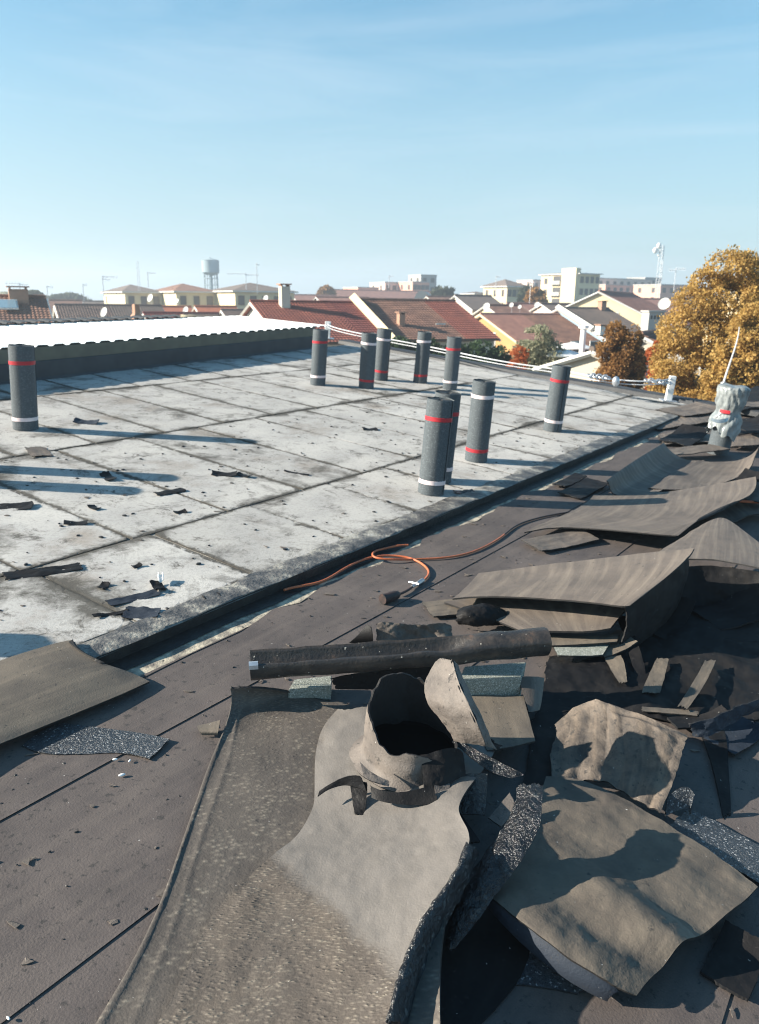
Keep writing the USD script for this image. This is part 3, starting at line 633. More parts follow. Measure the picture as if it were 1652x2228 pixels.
strip = felt('film_tail', [[(1548, 908, .66), (1546, 914, .64)], [(1566, 912, .67), (1564, 920, .65)], [(1586, 908, .66), (1584, 916, .64)]], 'film', wr, thick=0.004, n=(12, 14), jag=0, wrinkle=0.01)

# safety line along the far kerb
P0, P1 = at(711, 738), at(1455, 874)
sl = thing('safety_line', 'thin pale safety cable on two short posts along the far roof edge', 'cable', RW(P0))
pts = [RW(P0 + [0, 0.1, 0.42]), *(RW(at(x, y, w)) for x, y, w in ((790, 727, .40), (906, 749, .36), (1010, 770, .34), (1142, 794, .33), (1206, 803, .34), (1285, 818, .36), (1340, 826, .38))), RW(P1 + [0, 0.05, 0.47])]
cab = spline(pts, 90)
tput('cable', tube(cab, 0.014, 6), 'mast_steel', sl)
tput('cable', tube(cab - RN * 0.07, 0.010, 6), 'mast_steel', sl)
for (P, h, w) in ((P0 + [0, 0.1, 0], 0.48, 0.16), (P1 + [0, 0.05, 0], 0.52, 0.13)):
    b = bevbox((w, 0.09, h), 0.01); b.apply_translation([P[0], P[1], h / 2])
    tput('post', trimesh.Trimesh(RW(b.vertices), b.faces, process=False), 'white_paint', sl)
    b = bevbox((w * 2.4, 0.26, 0.03), 0.008); b.apply_translation([P[0], P[1], 0.016])
    tput('base_plate', trimesh.Trimesh(RW(b.vertices), b.faces, process=False), 'galvanised', sl)
rg = np.random.default_rng(3)
for x0, x1, y0, y1 in ((1283, 1322, 817, 822), (1408, 1455, 828, 833)):
    for k in range(7):
        a = k / 6; c = RW(at(x0 + (x1 - x0) * a, y0 + (y1 - y0) * a, 0.40))
        t = trimesh.creation.torus(0.055, 0.016, 14, 6); t.apply_transform(trimesh.transformations.rotation_matrix(1.57 * (k % 2) + 0.4, [1, 0.3, 0])); t.apply_translation(c)
        tput('chain_link', t, 'galvanised', sl)
b = trimesh.creation.icosphere(2, 0.075); b.apply_scale([1, 1, 1.4]); b.apply_translation(RW(at(1340, 830, 0.36)))
tput('line_tensioner', b, 'galvanised', sl)
wp = thing('whip_pole', 'tall thin pale whip pole curving up behind the wrapped roll', 'pole', RW(at(1572, 842)))
pb = at(1572, 842); pl = np.array([RW(pb), RW(pb + [0.02, 0, 0.3]), RW(pb + [0.07, 0, 0.75]), RW(pb + [0.10, 0, 1.1]), RW(pb + [0.08, 0.0, 1.45])])
tput('rod', tube(spline(pl, 30), np.linspace(0.028, 0.012, 30), 8), 'mast_steel', wp)
tput('foot', tube([RW(pb), RW(pb + [0, 0, 0.12])], 0.07, 12), 'galvanised', wp)

# ---------------------------------------------------------------- torn collar in the foreground
cb = at(872, 1680, 0.06)
col = thing('torn_pipe_collar', 'torn grey felt collar of a vent pipe with a black opening in the foreground', 'pipe collar', RW([cb[0], cb[1], -STEP]))
PAINT = [(745, 1500), (735, 1545), (690, 1630), (672, 1700), (676, 1770), (600, 1842), (660, 1900), (740, 1975), (800, 2025), (875, 2095), (910, 2110), (985, 1980), (1060, 1860), (1200, 1700), (1150, 1450), (900, 1400)]
felt('flange_sheet', [
    [(740, 1538, .00), (800, 1530, .03), (900, 1520, .04), (1000, 1530, .04), (1090, 1560, .03)],
    [(682, 1650, -.01), (770, 1655, .05), (870, 1650, .10), (980, 1655, .12), (1060, 1665, .10)],
    [(672, 1770, .00), (770, 1775, .05), (870, 1770, .10), (950, 1755, .15), (1000, 1755, .20)],
    [(590, 1860, .01), (700, 1860, .04), (820, 1850, .09), (930, 1838, .16), (1024, 1828, .235)],
    [(480, 1960, .005), (610, 1960, .03), (740, 1950, .07), (860, 1945, .13), (958, 1956, .20)],
    [(410, 2080, .00), (545, 2080, .02), (680, 2080, .05), (800, 2080, .10), (893, 2080, .17)],
    [(320, 2250, -.02), (470, 2250, .0), (610, 2250, .03), (740, 2250, .08), (842, 2250, .14)]], 'felt_collar', col, thick=0.012, n=(80, 60), jag=0.022, wrinkle=0.010, wscale=8, seed=4, paint=PAINT)
felt('tar_edge', [  # glossy black ribbon along the right edge of the collar sheet
    [(1016, 1818, .25), (1032, 1826, .25), (1046, 1846, .18)], [(988, 1892, .235), (1003, 1899, .235), (1022, 1916, .15)], [(950, 1950, .21), (966, 1958, .21), (990, 1982, .12)],
    [(914, 2004, .20), (930, 2012, .20), (955, 2046, .11)], [(884, 2068, .185), (901, 2078, .185), (930, 2106, .10)], [(862, 2130, .17), (880, 2138, .17), (908, 2164, .09)], [(832, 2250, .155), (850, 2250, .155), (884, 2252, .07)]],
    'bitumen_gloss', col, thick=0.007, n=(90, 14), jag=0.06, wrinkle=0.010, wscale=22, seed=14)
# upright tube: radius, top height by angle (0 = right, anticlockwise seen from above)
HT = [(0, .10), (25, .13), (60, .27), (95, .34), (130, .36), (155, .33), (180, .28), (205, .22), (225, .17), (248, .14), (272, .175), (298, .13), (330, .10), (360, .10)]
ha = np.interp(np.linspace(0, 360, 97), [a for a, _ in HT], [h for _, h in HT])
V = []
R0 = 0.225
for k, z in enumerate(np.linspace(0, 1, 18)):
    for i, a in enumerate(np.radians(np.linspace(0, 360, 97))):
        h = ha[i] + 0.030 * (meshkit.noise([math.cos(a) * 7, math.sin(a) * 7, 2]) - .5) + 0.006 * (meshkit.noise([math.cos(a) * 17, math.sin(a) * 17, 5]) - .5)
        zz = 0.02 + z * h
        bulge = 0.018 * (meshkit.noise([math.cos(a) * 3, math.sin(a) * 3, zz * 9]) - .5) + 0.006 * abs(meshkit.noise([math.cos(a) * 7, math.sin(a) * 7, zz * 18]) - .5)
        r = R0 + 0.10 * max(0, 1 - zz / 0.07) ** 2 - 0.016 * zz / 0.36 + bulge + 0.015 * math.exp(-((math.degrees(a) - 262) / 30) ** 2) * math.sin(min(1, zz / 0.14) * 3.1)
        V.append([cb[0] + 0.035 + r * math.cos(a), cb[1] + 0.085 + r * 0.92 * math.sin(a), 0.06 + zz])
v, f, uv, e = solid(RW(np.array(V).reshape(18, 97, 3)), 0.009)
put('collar_tube', v, f, 'felt_grey', col, smooth=True, uv=uv, prim={'edge': e})
# black disc closing the tube: shade of the opening put into colour
c_in = RW([cb[0] + 0.02, cb[1] + 0.07, 0.0])
inn = np.array([[[cb[0] + 0.035 + r * math.cos(a), cb[1] + 0.085 + r * 0.92 * math.sin(a), w] for a in np.linspace(0, 2 * np.pi, 49)] for r, w in ((0.212, 0.155), (0.206, 0.140), (0.12, 0.132), (0.0, 0.130))])
put('pipe_mouth', RW(inn.reshape(-1, 3)), grid_faces(4, 49, False), 'shade_black', col, smooth=30)
# the curled flap standing on the right
felt('curled_flap', [
    [(952, 1432, .54), (964, 1426, .555), (984, 1430, .58), (992, 1440, .53)],
    [(922, 1486, .44), (953, 1484, .48), (1000, 1488, .53), (1024, 1506, .43)],
    [(928, 1530, .37), (970, 1540, .42), (1026, 1545, .47), (1050, 1560, .36)],
    [(968, 1582, .29), (1000, 1590, .33), (1048, 1596, .37), (1070, 1606, .27)],
    [(984, 1612, .21), (1012, 1622, .24), (1058, 1626, .27), (1086, 1634, .17)]], 'felt_grey', col, thick=0.010, n=(60, 54), jag=0.06, wrinkle=0.008, wscale=14, seed=6, bend=(2, 1))
felt('curled_flap', [
    [(1030, 1560, .34), (1052, 1590, .30)], [(1060, 1600, .26), (1078, 1618, .22)], [(1076, 1640, .17), (1104, 1622, .17)]], 'felt_grey', col, thick=0.006, n=(24, 16), jag=0.25, wrinkle=0.012, wscale=25, seed=8, bend=1)
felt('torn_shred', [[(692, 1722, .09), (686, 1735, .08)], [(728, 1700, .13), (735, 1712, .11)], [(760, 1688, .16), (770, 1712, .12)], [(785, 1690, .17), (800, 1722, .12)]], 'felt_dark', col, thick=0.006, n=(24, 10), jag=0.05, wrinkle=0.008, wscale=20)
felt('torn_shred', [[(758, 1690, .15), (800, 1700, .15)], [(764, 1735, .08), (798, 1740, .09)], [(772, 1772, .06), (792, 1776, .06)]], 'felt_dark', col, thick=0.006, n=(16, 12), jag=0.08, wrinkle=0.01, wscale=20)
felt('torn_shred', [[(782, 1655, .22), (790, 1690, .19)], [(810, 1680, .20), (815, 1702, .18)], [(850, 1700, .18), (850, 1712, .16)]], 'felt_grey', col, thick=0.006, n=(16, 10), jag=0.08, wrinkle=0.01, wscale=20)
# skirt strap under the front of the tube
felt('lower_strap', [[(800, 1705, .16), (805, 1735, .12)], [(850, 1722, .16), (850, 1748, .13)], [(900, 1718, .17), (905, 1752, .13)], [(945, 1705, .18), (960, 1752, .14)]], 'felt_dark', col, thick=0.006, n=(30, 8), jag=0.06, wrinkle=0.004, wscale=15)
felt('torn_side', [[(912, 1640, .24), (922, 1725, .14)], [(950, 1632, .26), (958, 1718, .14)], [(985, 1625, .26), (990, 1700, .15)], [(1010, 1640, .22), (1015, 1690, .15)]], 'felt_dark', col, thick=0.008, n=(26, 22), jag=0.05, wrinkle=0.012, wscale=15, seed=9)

GS = 'loose torn pieces of roofing felt'
fthing('embossed_sheet', 'long dimpled brown felt sheet with curled-up top corner, left of the torn collar', 'felt sheet', [
    [(500, 1499, .10), (560, 1497, .09), (620, 1505, .03), (676, 1518, -.035), (760, 1530, -.04)],
    [(496, 1560, -.01), (560, 1553, -.03), (640, 1540, -.035), (720, 1548, -.04), (800, 1560, -.04)],
    [(455, 1660, -.03), (560, 1655, -.03), (650, 1650, -.03), (760, 1650, -.03), (960, 1660, -.02)],
    [(405, 1800, -.03), (520, 1800, -.03), (640, 1800, -.03), (780, 1800, .0), (1010, 1800, .14)],
    [(330, 2000, -.03), (480, 2000, -.03), (640, 2000, -.02), (800, 2000, .04), (972, 1995, .15)],
    [(190, 2250, -.035), (430, 2250, -.035), (640, 2250, -.02), (800, 2250, .04), (962, 2250, .13)]], 'felt_embossed', thick=0.012, n=(70, 66), jag=0.008, wrinkle=0.004, wscale=6, seed=11, bend=2,
    extra=lambda s, t: 0.007 * np.exp(-((t - 0.010) / 0.010) ** 2) + 0.003 * np.exp(-((t - 0.085) / 0.012) ** 2))
fthing('felt_sheet', 'brown streaked felt sheet bridging the roof step at the left edge', 'felt sheet', [
    [(-160, 1505, .05), (0, 1437, .055), (130, 1397, .058), (148, 1400, .055)],
    [(-160, 1550, .055), (0, 1490, .055), (130, 1440, .052), (205, 1436, .04)],
    [(-160, 1620, .05), (0, 1550, .045), (170, 1485, .03), (262, 1456, .005)],
    [(-160, 1690, .03), (0, 1619, .01), (170, 1550, .0), (328, 1482, -.02)]], 'felt_tan', thick=0.012, n=(44, 60), jag=0.008, wrinkle=0.004, seed=12, swap=True)
fthing('slate_strip', 'dark glittering slate-granule strip lying on the brown roof below the left sheet', 'felt strip', [
    [(40, 1618, -.045), (130, 1645, -.045), (235, 1640, -.045), (335, 1656, -.04)],
    [(85, 1590, -.045), (150, 1600, -.045), (250, 1612, -.045), (355, 1632, -.04)],
    [(120, 1568, -.045), (200, 1580, -.045), (285, 1590, -.045), (378, 1608, -.035)]], 'slate_granules', thick=0.007, n=(24, 40), jag=0.06, wrinkle=0.003, seed=13)

# ---------------------------------------------------------------- gutter on its blocks
ga, gb = at(545, 1452, 0.15), at(1190, 1402, 0.30)
gut = thing('old_gutter', 'long blackened sheet-metal gutter lying across the sheets behind the torn collar', 'gutter', RW([(ga[0] + gb[0]) / 2, (ga[1] + gb[1]) / 2, -STEP]))
na = 90; V = []
gdir = (gb - ga) / np.linalg.norm(gb - ga); gn = np.cross([0, 0, 1.0], gdir); gn /= np.linalg.norm(gn); gu = np.cross(gdir, gn)
for s in np.linspace(0, 1, na):
    c = ga + (gb - ga) * s
    e = 0.5 + 0.5 * math.tanh((s - 0.70) * 18)           # to the right the folded rim closes over
    mx = lambda o, c: (o[0] + (c[0] - o[0]) * e, o[1] + (c[1] - o[1]) * e)
    prof = [(0.050, -0.05), (0.066, 0.065), (0.056, 0.078), mx((0.047, 0.060), (0.042, 0.086)), mx((0.030, -0.005), (0.015, 0.093)), mx((-0.010, -0.012), (-0.015, 0.090)), mx((-0.040, 0.030), (-0.042, 0.078)), mx((-0.048, 0.052), (-0.058, 0.062)), (-0.068, 0.050), (-0.070, 0.015), (-0.060, -0.025), (-0.030, -0.055)]
    sag = -0.012 * math.sin(s * 3.1) + 0.006 * (meshkit.noise([s * 9, 0, 0]) - .5)
    for k, (a, b) in enumerate(prof):
        j = 0.010 * (meshkit.noise([s * 16, k * 0.7, 1]) - .5)
        V.append(c + gn * (a * 1.05 + j) + gu * (b * 1.02 + sag + j))
v, f, uv, e_ = solid(RW(np.array(V).reshape(na, 12, 3)), 0.004)
put('trough', v, f, 'gutter_iron', gut, smooth=True)
V = [ga + gdir * t + gn * a + gu * b for t in (-0.004, 0.045) for a, b in ((-0.044, 0.052), (-0.052, 0.066), (-0.064, 0.068), (-0.075, 0.052), (-0.078, 0.03))]
v, f, uv, e_ = solid(RW(np.array(V).reshape(2, 5, 3)), 0.003)
put('bright_end', v, f, 'galvanised', gut)
felt('hanging_felt', [[(708, 1480, .12), (720, 1500, .04)], [(790, 1462, .14), (780, 1502, .02)], [(880, 1452, .15), (860, 1500, .02)], [(1000, 1440, .17), (1010, 1475, .10)]], 'felt_dark', gut, thick=0.006, n=(30, 10), jag=0.1, wrinkle=0.01, wscale=12)
def block(name, label, quad, h, mat, **k):
    """quad: four layout points of the top at height h"""
    top = np.array([at(x, y, h) for x, y in quad]); bot = top.copy(); bot[:, 2] = -STEP + 0.004
    c = top.mean(0)
    ins = c + (top - c) * 0.96; ins[:, 2] = h
    top[:, 2] = h - 0.008
    v = np.vstack([ins, top, bot]); f = [[0, 1, 2], [0, 2, 3]]
    for i in range(4):
        j = (i + 1) % 4
        f += [[i, 4 + i, 4 + j], [i, 4 + j, j], [4 + i, 8 + i, 8 + j], [4 + i, 8 + j, 4 + j]]
    t = trimesh.Trimesh(RW(v), f, process=False)
    if (np.cross(top[1] - top[0], top[2] - top[0])[2]) < 0: t.invert()
    return tput(name, t, mat, None, smooth=False, label=label, cat='block', **k)
block('insulation_block', 'pale green granular block under the right half of the gutter', [(1000, 1478), (1135, 1472), (1145, 1440), (1010, 1450)], 0.15, 'green_granules')
block('insulation_block', 'small pale green block propping up the left end of the gutter', [(628, 1500), (722, 1492), (722, 1470), (640, 1478)], 0.02, 'green_granules')

# ---------------------------------------------------------------- sheets behind and right of the collar
fthing('felt_offcut', 'brown felt offcut half in shadow behind the curled flap of the collar', 'felt sheet', [
    [(1000, 1500, .06), (1070, 1512, .06), (1140, 1512, .06)], [(1025, 1560, .07), (1090, 1560, .07), (1152, 1560, .07)], [(1060, 1634, .09), (1115, 1625, .09), (1166, 1612, .09)]], 'felt_tan', thick=0.009, n=(24, 24), jag=0.02, wrinkle=0.003, seed=20)
fthing('felt_offcut', 'small brown upright felt offcut against the right end of the green block', 'felt sheet', [
    [(1125, 1472, .14), (1160, 1470, .13), (1185, 1474, .10)], [(1140, 1515, .08), (1165, 1518, .07), (1180, 1520, .05)], [(1150, 1550, .04), (1165, 1548, .03), (1175, 1545, .02)]], 'felt_sheet', thick=0.008, n=(20, 20), jag=0.03, wrinkle=0.003, seed=21)
fthing('torn_felt', 'crumpled torn felt standing up just behind the gutter', 'felt scrap', [
    [(815, 1360, .09), (850, 1352, .12), (900, 1358, .10), (950, 1356, .11), (990, 1362, .06)], [(812, 1378, .04), (850, 1372, .07), (900, 1375, .05), (950, 1372, .06), (988, 1375, .03)], [(808, 1400, -.03), (850, 1400, .0), (900, 1400, -.02), (950, 1398, .0), (990, 1392, -.03)]], 'felt_sheet', thick=0.007, n=(26, 50), jag=0.12, wrinkle=0.035, wscale=10, seed=22)
fthing('torn_felt', 'black pointed felt scrap left of the crumpled felt behind the gutter', 'felt scrap', [
    [(800, 1358, .10), (808, 1364, .10)], [(780, 1380, .03), (812, 1385, .04)], [(758, 1398, -.04), (812, 1400, -.04)]], 'felt_dark', thick=0.006, n=(14, 12), jag=0.03, wrinkle=0.004, seed=23)
fthing('burnt_felt_lump', 'black crumpled felt lump in the gap under the front edge of the large raised sheet', 'felt scrap', [  # felt in shadow; the shade is put into its black colour
    [(990, 1330, .05), (1030, 1312, .10), (1070, 1314, .09), (1106, 1335, .04)], [(988, 1345, .03), (1030, 1335, .09), (1070, 1338, .07), (1104, 1345, .03)], [(995, 1362, -.03), (1030, 1364, -.01), (1070, 1364, -.02), (1095, 1360, -.04)]], 'felt_dark', thick=0.007, n=(22, 30), jag=0.08, wrinkle=0.02, wscale=14, seed=24)

fthing('felt_sheet', 'large raised brown felt sheet with streaks, topmost of the stack behind the gutter', 'felt sheet', [
    [(1040, 1246, .05), (1160, 1232, .14), (1290, 1216, .27), (1410, 1202, .40), (1512, 1192, .52)],
    [(1022, 1265, .06), (1150, 1258, .16), (1280, 1250, .28), (1400, 1240, .40), (1488, 1222, .50)],
    [(1003, 1285, .07), (1125, 1280, .17), (1260, 1279, .28), (1370, 1280, .37), (1440, 1264, .43)],
    [(982, 1302, .08), (1100, 1298, .17), (1240, 1306, .27), (1330, 1316, .33), (1370, 1318, .35)]], 'felt_sheet', thick=0.012, n=(44, 70), jag=0.012, wrinkle=0.006, seed=30)
fthing('felt_sheet', 'brown felt sheet second from the top of the stack behind the gutter', 'felt sheet', [
    [(960, 1310, .0), (1100, 1300, .04), (1250, 1310, .12), (1370, 1320, .20)], [(1050, 1340, .02), (1150, 1338, .07), (1250, 1340, .12), (1350, 1342, .18)], [(1150, 1380, .07), (1190, 1374, .10), (1260, 1374, .13), (1330, 1366, .17)]], 'felt_sheet', thick=0.014, n=(30, 44), jag=0.02, wrinkle=0.005, seed=31)
fthing('felt_sheet', 'narrow brown felt sheet third from the top of the stack behind the gutter', 'felt sheet', [
    [(1170, 1380, .04), (1260, 1385, .06), (1350, 1378, .09)], [(1180, 1405, .05), (1260, 1402, .07), (1345, 1396, .09)]], 'felt_tan', thick=0.010, n=(14, 30), jag=0.03, wrinkle=0.004, seed=32)
fthing('felt_sheet', 'grey-green felt end showing at the bottom of the stack behind the gutter', 'felt sheet', [
    [(1195, 1396, .04), (1270, 1398, .05), (1330, 1398, .06)], [(1212, 1426, .045), (1270, 1427, .05), (1312, 1425, .055)]], 'green_granules', thick=0.012, n=(12, 24), jag=0.04, wrinkle=0.004, seed=33)
fthing('felt_sheet', 'broad brown felt sheet with a sharp front edge, beyond the large raised sheet', 'felt sheet', [
    [(1290, 1076, -.02), (1420, 1072, .02), (1540, 1056, .10), (1646, 1035, .28)],
    [(1255, 1105, .0), (1390, 1104, .05), (1530, 1090, .14), (1630, 1078, .25)],
    [(1200, 1130, .01), (1350, 1130, .06), (1490, 1130, .14), (1570, 1104, .20)],
    [(1138, 1158, .01), (1235, 1148, .04), (1340, 1154, .10), (1476, 1168, .15)]], 'felt_sheet', thick=0.012, n=(40, 60), jag=0.012, wrinkle=0.006, seed=34)
fthing('felt_sheet', 'pale streaked felt sheet at the right between the broad sheet and the black hollow', 'felt sheet', [
    [(1470, 1178, .22), (1555, 1128, .24), (1600, 1140, .26), (1700, 1215, .34)],
    [(1440, 1195, .24), (1540, 1165, .28), (1610, 1180, .31), (1700, 1228, .35)],
    [(1400, 1222, .26), (1530, 1217, .33), (1610, 1227, .36), (1700, 1244, .38)]], 'felt_sheet', thick=0.012, n=(34, 50), jag=0.015, wrinkle=0.008, seed=35)
fthing('bent_felt', 'felt piece bent up into a dark standing flange beyond the broad sheet', 'felt sheet', [
    [(1318, 1046, .16), (1380, 1002, .18), (1446, 962, .18)], [(1326, 1062, .08), (1392, 1022, .09), (1462, 982, .09)], [(1342, 1078, .0), (1415, 1040, .0), (1492, 998, .0)], [(1405, 1082, .0), (1470, 1050, .0), (1535, 1000, .0)]], 'felt_sheet', thick=0.010, n=(30, 36), jag=0.02, wrinkle=0.006, seed=36)
fthing('bent_felt', 'felt sheet curved up like a trough below the wrapped roll at the right edge', 'felt sheet', [
    [(1405, 1062, .0), (1500, 1064, .0), (1570, 1052, .02), (1618, 1030, .10), (1638, 1006, .20)],
    [(1460, 1030, .0), (1520, 1035, .0), (1590, 1028, .02), (1630, 1010, .12), (1645, 985, .24)],
    [(1520, 1000, .02), (1560, 1004, .0), (1610, 1000, .03), (1640, 985, .14), (1655, 965, .26)]], 'felt_sheet', thick=0.010, n=(34, 44), jag=0.02, wrinkle=0.008, seed=37)
# heap of sheets far right, beyond and beside the wrapped roll
for i, (c, lab) in enumerate((
    ([[(1395, 922, -.03), (1470, 905, .0), (1560, 882, .05)], [(1430, 935, -.03), (1500, 925, .0), (1570, 915, .03)]], 'thin brown felt sheet lying nearest the end of the roof step'),
    ([[(1430, 945, -.02), (1500, 936, .02), (1580, 930, .02)], [(1440, 968, -.02), (1510, 962, .03), (1590, 965, .02)]], 'brown felt sheet left of the foot of the wrapped roll'),
    ([[(1600, 868, .10), (1650, 838, .22), (1740, 826, .24)], [(1605, 896, .06), (1660, 885, .18), (1740, 880, .2)]], 'dark felt sheet heaped right behind the wrapped roll'),
    ([[(1602, 912, .1), (1660, 905, .2), (1740, 900, .2)], [(1604, 948, .02), (1660, 942, .08), (1740, 940, .1)]], 'felt sheet sagging right of the wrapped roll'),  # dark felt here stands in for a band of shadow
    ([[(1590, 952, .04), (1650, 945, .10), (1740, 938, .1)], [(1585, 972, .0), (1650, 968, .06), (1740, 965, .06)]], 'pale felt sheet edge beside the foot of the wrapped roll'),
    ([[(1540, 1140, .0), (1590, 1095, .04), (1660, 1085, .06)], [(1580, 1150, .0), (1620, 1125, .03), (1680, 1120, .03)]], 'felt scrap at the right edge under the orange hose end'))):
    fthing('heaped_felt', lab, 'felt sheet', c, ('felt_sheet', 'felt_dark')[i in (2, 3)], thick=0.014, n=(20, 30), jag=0.05, wrinkle=0.025, wscale=4, seed=40 + i, bend=2)
def heap(label, x, y, w, lx, ly, yaw, tilt, mat='felt_sheet', seed=0, curl=0.0, group=None):
    c = at(x, y, w); ca, sa = math.cos(yaw), math.sin(yaw); C = []
    for i in np.linspace(-.5, .5, 4):
        row = []
        for j in np.linspace(-.5, .5, 4):
            row.append([c[0] + i * lx * ca - j * ly * sa, c[1] + i * lx * sa + j * ly * ca, max(-STEP + 0.004, w + i * lx * tilt + curl * (abs(i) * 2) ** 3 * (1 if i > 0 else .2))])
        C.append(row)
    return fthing('heaped_felt', label, 'felt sheet', C, mat, px=False, thick=0.012, n=(30, 30), jag=0.07, wrinkle=0.02, wscale=5, seed=seed, bend=2)
for k, a in enumerate((
    ('brown felt sheet overlapping the end of the roof step beyond the wrapped roll', 1500, 892, .05, 1.3, .7, .6, .06, 'felt_sheet', .05),
    ('dark folded felt lying just left of the wrapped roll', 1490, 950, .04, 1.0, .5, .9, .10, 'felt_dark', .08),
    ('brown felt strip crossing the sheets below the wrapped roll', 1510, 978, .05, 1.2, .35, .5, .04, 'felt_sheet', .0),
    ('dark upturned felt on the heap right of the wrapped roll', 1640, 925, .20, .9, .7, .3, .12, 'felt_dark', .15),
    ('brown felt on top of the heap at the far right edge', 1650, 880, .30, 1.2, .6, .2, .02, 'felt_sheet', .05),
    ('dark felt sheet poking up between the trough-shaped sheet and the broad sheet', 1610, 1062, .12, .7, .30, .7, .25, 'felt_dark', .10),
    ('brown felt tongue at the right edge above the orange hose end', 1640, 1072, .14, .6, .4, .9, .10, 'felt_sheet', .05),
    ('black felt lying between the bent flange and the broad sheet', 1270, 1062, -.03, .9, .30, .95, .02, 'felt_dark', .02),
    ('small dark felt piece beside the bent flange', 1240, 1045, -.03, .7, .18, .95, .0, 'felt_dark', .03),
    ('brown felt layer just under the broad sheet at its left tip', 1220, 1175, -.03, .8, .30, .6, .02, 'felt_sheet', .01),
    ('brown felt layer peeping out under the left tip of the large raised sheet', 1010, 1318, -.03, .6, .25, .3, .04, 'felt_tan', .02),
    ('brown felt scrap leaning on the stack beside the narrow black strip', 1330, 1400, .04, .30, .20, .5, .15, 'felt_tan', .02),
    ('dark felt fold in the black hollow under the raised sheet', 1440, 1350, .0, .50, .30, .9, .2, 'felt_dark', .10),
    ('dark felt fold at the right edge in the black hollow', 1600, 1330, .06, .60, .35, .4, .2, 'felt_dark', .12),
    ('torn dark felt piece between the burnt sheet and the twisted strip', 1520, 1570, -.02, .35, .12, .2, .1, 'felt_dark', .06),
    ('grey torn felt lying right of the burnt sheet', 1600, 1600, -.04, .4, .2, .7, .02, 'felt_blue_black', .03),
    ('dark torn felt in the lower right corner', 1600, 2090, -.045, .30, .18, .9, .03, 'felt_dark', .03))):
    heap(*a[:8], mat=a[8], seed=200 + k, curl=a[9])
# black hollow: shade of the raised sheets put into dark felt colours
def drop(x, y, w, w2, du=0.0, dv=0.0):
    p = at(x, y, w); return [p[0] + du, p[1] + dv, w2]
topE = [(1366, 1320, .31), (1402, 1294, .36), (1438, 1267, .40), (1484, 1226, .46), (1508, 1196, .48)]
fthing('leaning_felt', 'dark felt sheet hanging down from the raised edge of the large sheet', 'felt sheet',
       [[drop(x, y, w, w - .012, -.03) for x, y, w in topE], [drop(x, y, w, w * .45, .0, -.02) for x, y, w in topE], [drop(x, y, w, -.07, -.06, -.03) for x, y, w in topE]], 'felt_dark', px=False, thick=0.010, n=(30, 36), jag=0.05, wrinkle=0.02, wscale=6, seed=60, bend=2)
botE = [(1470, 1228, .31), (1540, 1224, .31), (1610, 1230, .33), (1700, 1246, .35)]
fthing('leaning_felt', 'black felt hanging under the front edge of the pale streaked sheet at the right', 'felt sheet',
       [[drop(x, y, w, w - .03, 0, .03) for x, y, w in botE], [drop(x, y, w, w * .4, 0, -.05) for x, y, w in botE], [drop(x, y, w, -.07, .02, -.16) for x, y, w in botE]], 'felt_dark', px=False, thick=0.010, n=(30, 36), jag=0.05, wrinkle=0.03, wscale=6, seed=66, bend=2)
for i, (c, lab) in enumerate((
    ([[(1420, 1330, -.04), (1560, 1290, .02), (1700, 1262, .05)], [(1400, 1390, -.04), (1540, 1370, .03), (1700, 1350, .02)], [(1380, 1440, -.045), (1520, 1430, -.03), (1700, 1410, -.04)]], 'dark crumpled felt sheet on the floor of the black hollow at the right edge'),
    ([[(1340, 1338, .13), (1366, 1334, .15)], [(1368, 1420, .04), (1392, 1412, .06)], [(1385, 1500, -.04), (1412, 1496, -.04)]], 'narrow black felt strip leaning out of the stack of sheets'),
    ([[(1500, 1560, -.02), (1560, 1520, .0)], [(1540, 1640, -.03), (1580, 1600, -.02)], [(1575, 1790, -.045), (1592, 1785, -.045)]], 'black tapering felt tongue hanging down beside the burnt sheet'))):  # black tongue stands in for a long hooked cast shadow
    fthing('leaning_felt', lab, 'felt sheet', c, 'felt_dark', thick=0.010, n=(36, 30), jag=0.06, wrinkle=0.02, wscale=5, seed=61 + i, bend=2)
fthing('black_felt', 'broad black tarred felt on the floor of the hollow, right of the gutter end', 'felt sheet', [  # black sheet added for the deep shade over the brown floor
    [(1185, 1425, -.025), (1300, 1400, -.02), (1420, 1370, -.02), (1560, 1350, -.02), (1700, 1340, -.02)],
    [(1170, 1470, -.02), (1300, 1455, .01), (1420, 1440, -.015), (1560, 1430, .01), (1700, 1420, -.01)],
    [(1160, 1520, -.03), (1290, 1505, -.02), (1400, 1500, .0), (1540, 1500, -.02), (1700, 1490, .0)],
    [(1145, 1580, -.04), (1280, 1545, -.035), (1390, 1560, -.035), (1510, 1590, -.04), (1700, 1560, -.035)]], 'felt_dark', thick=0.006, n=(44, 70), jag=0.05, wrinkle=0.03, wscale=6, seed=92, bend=2)
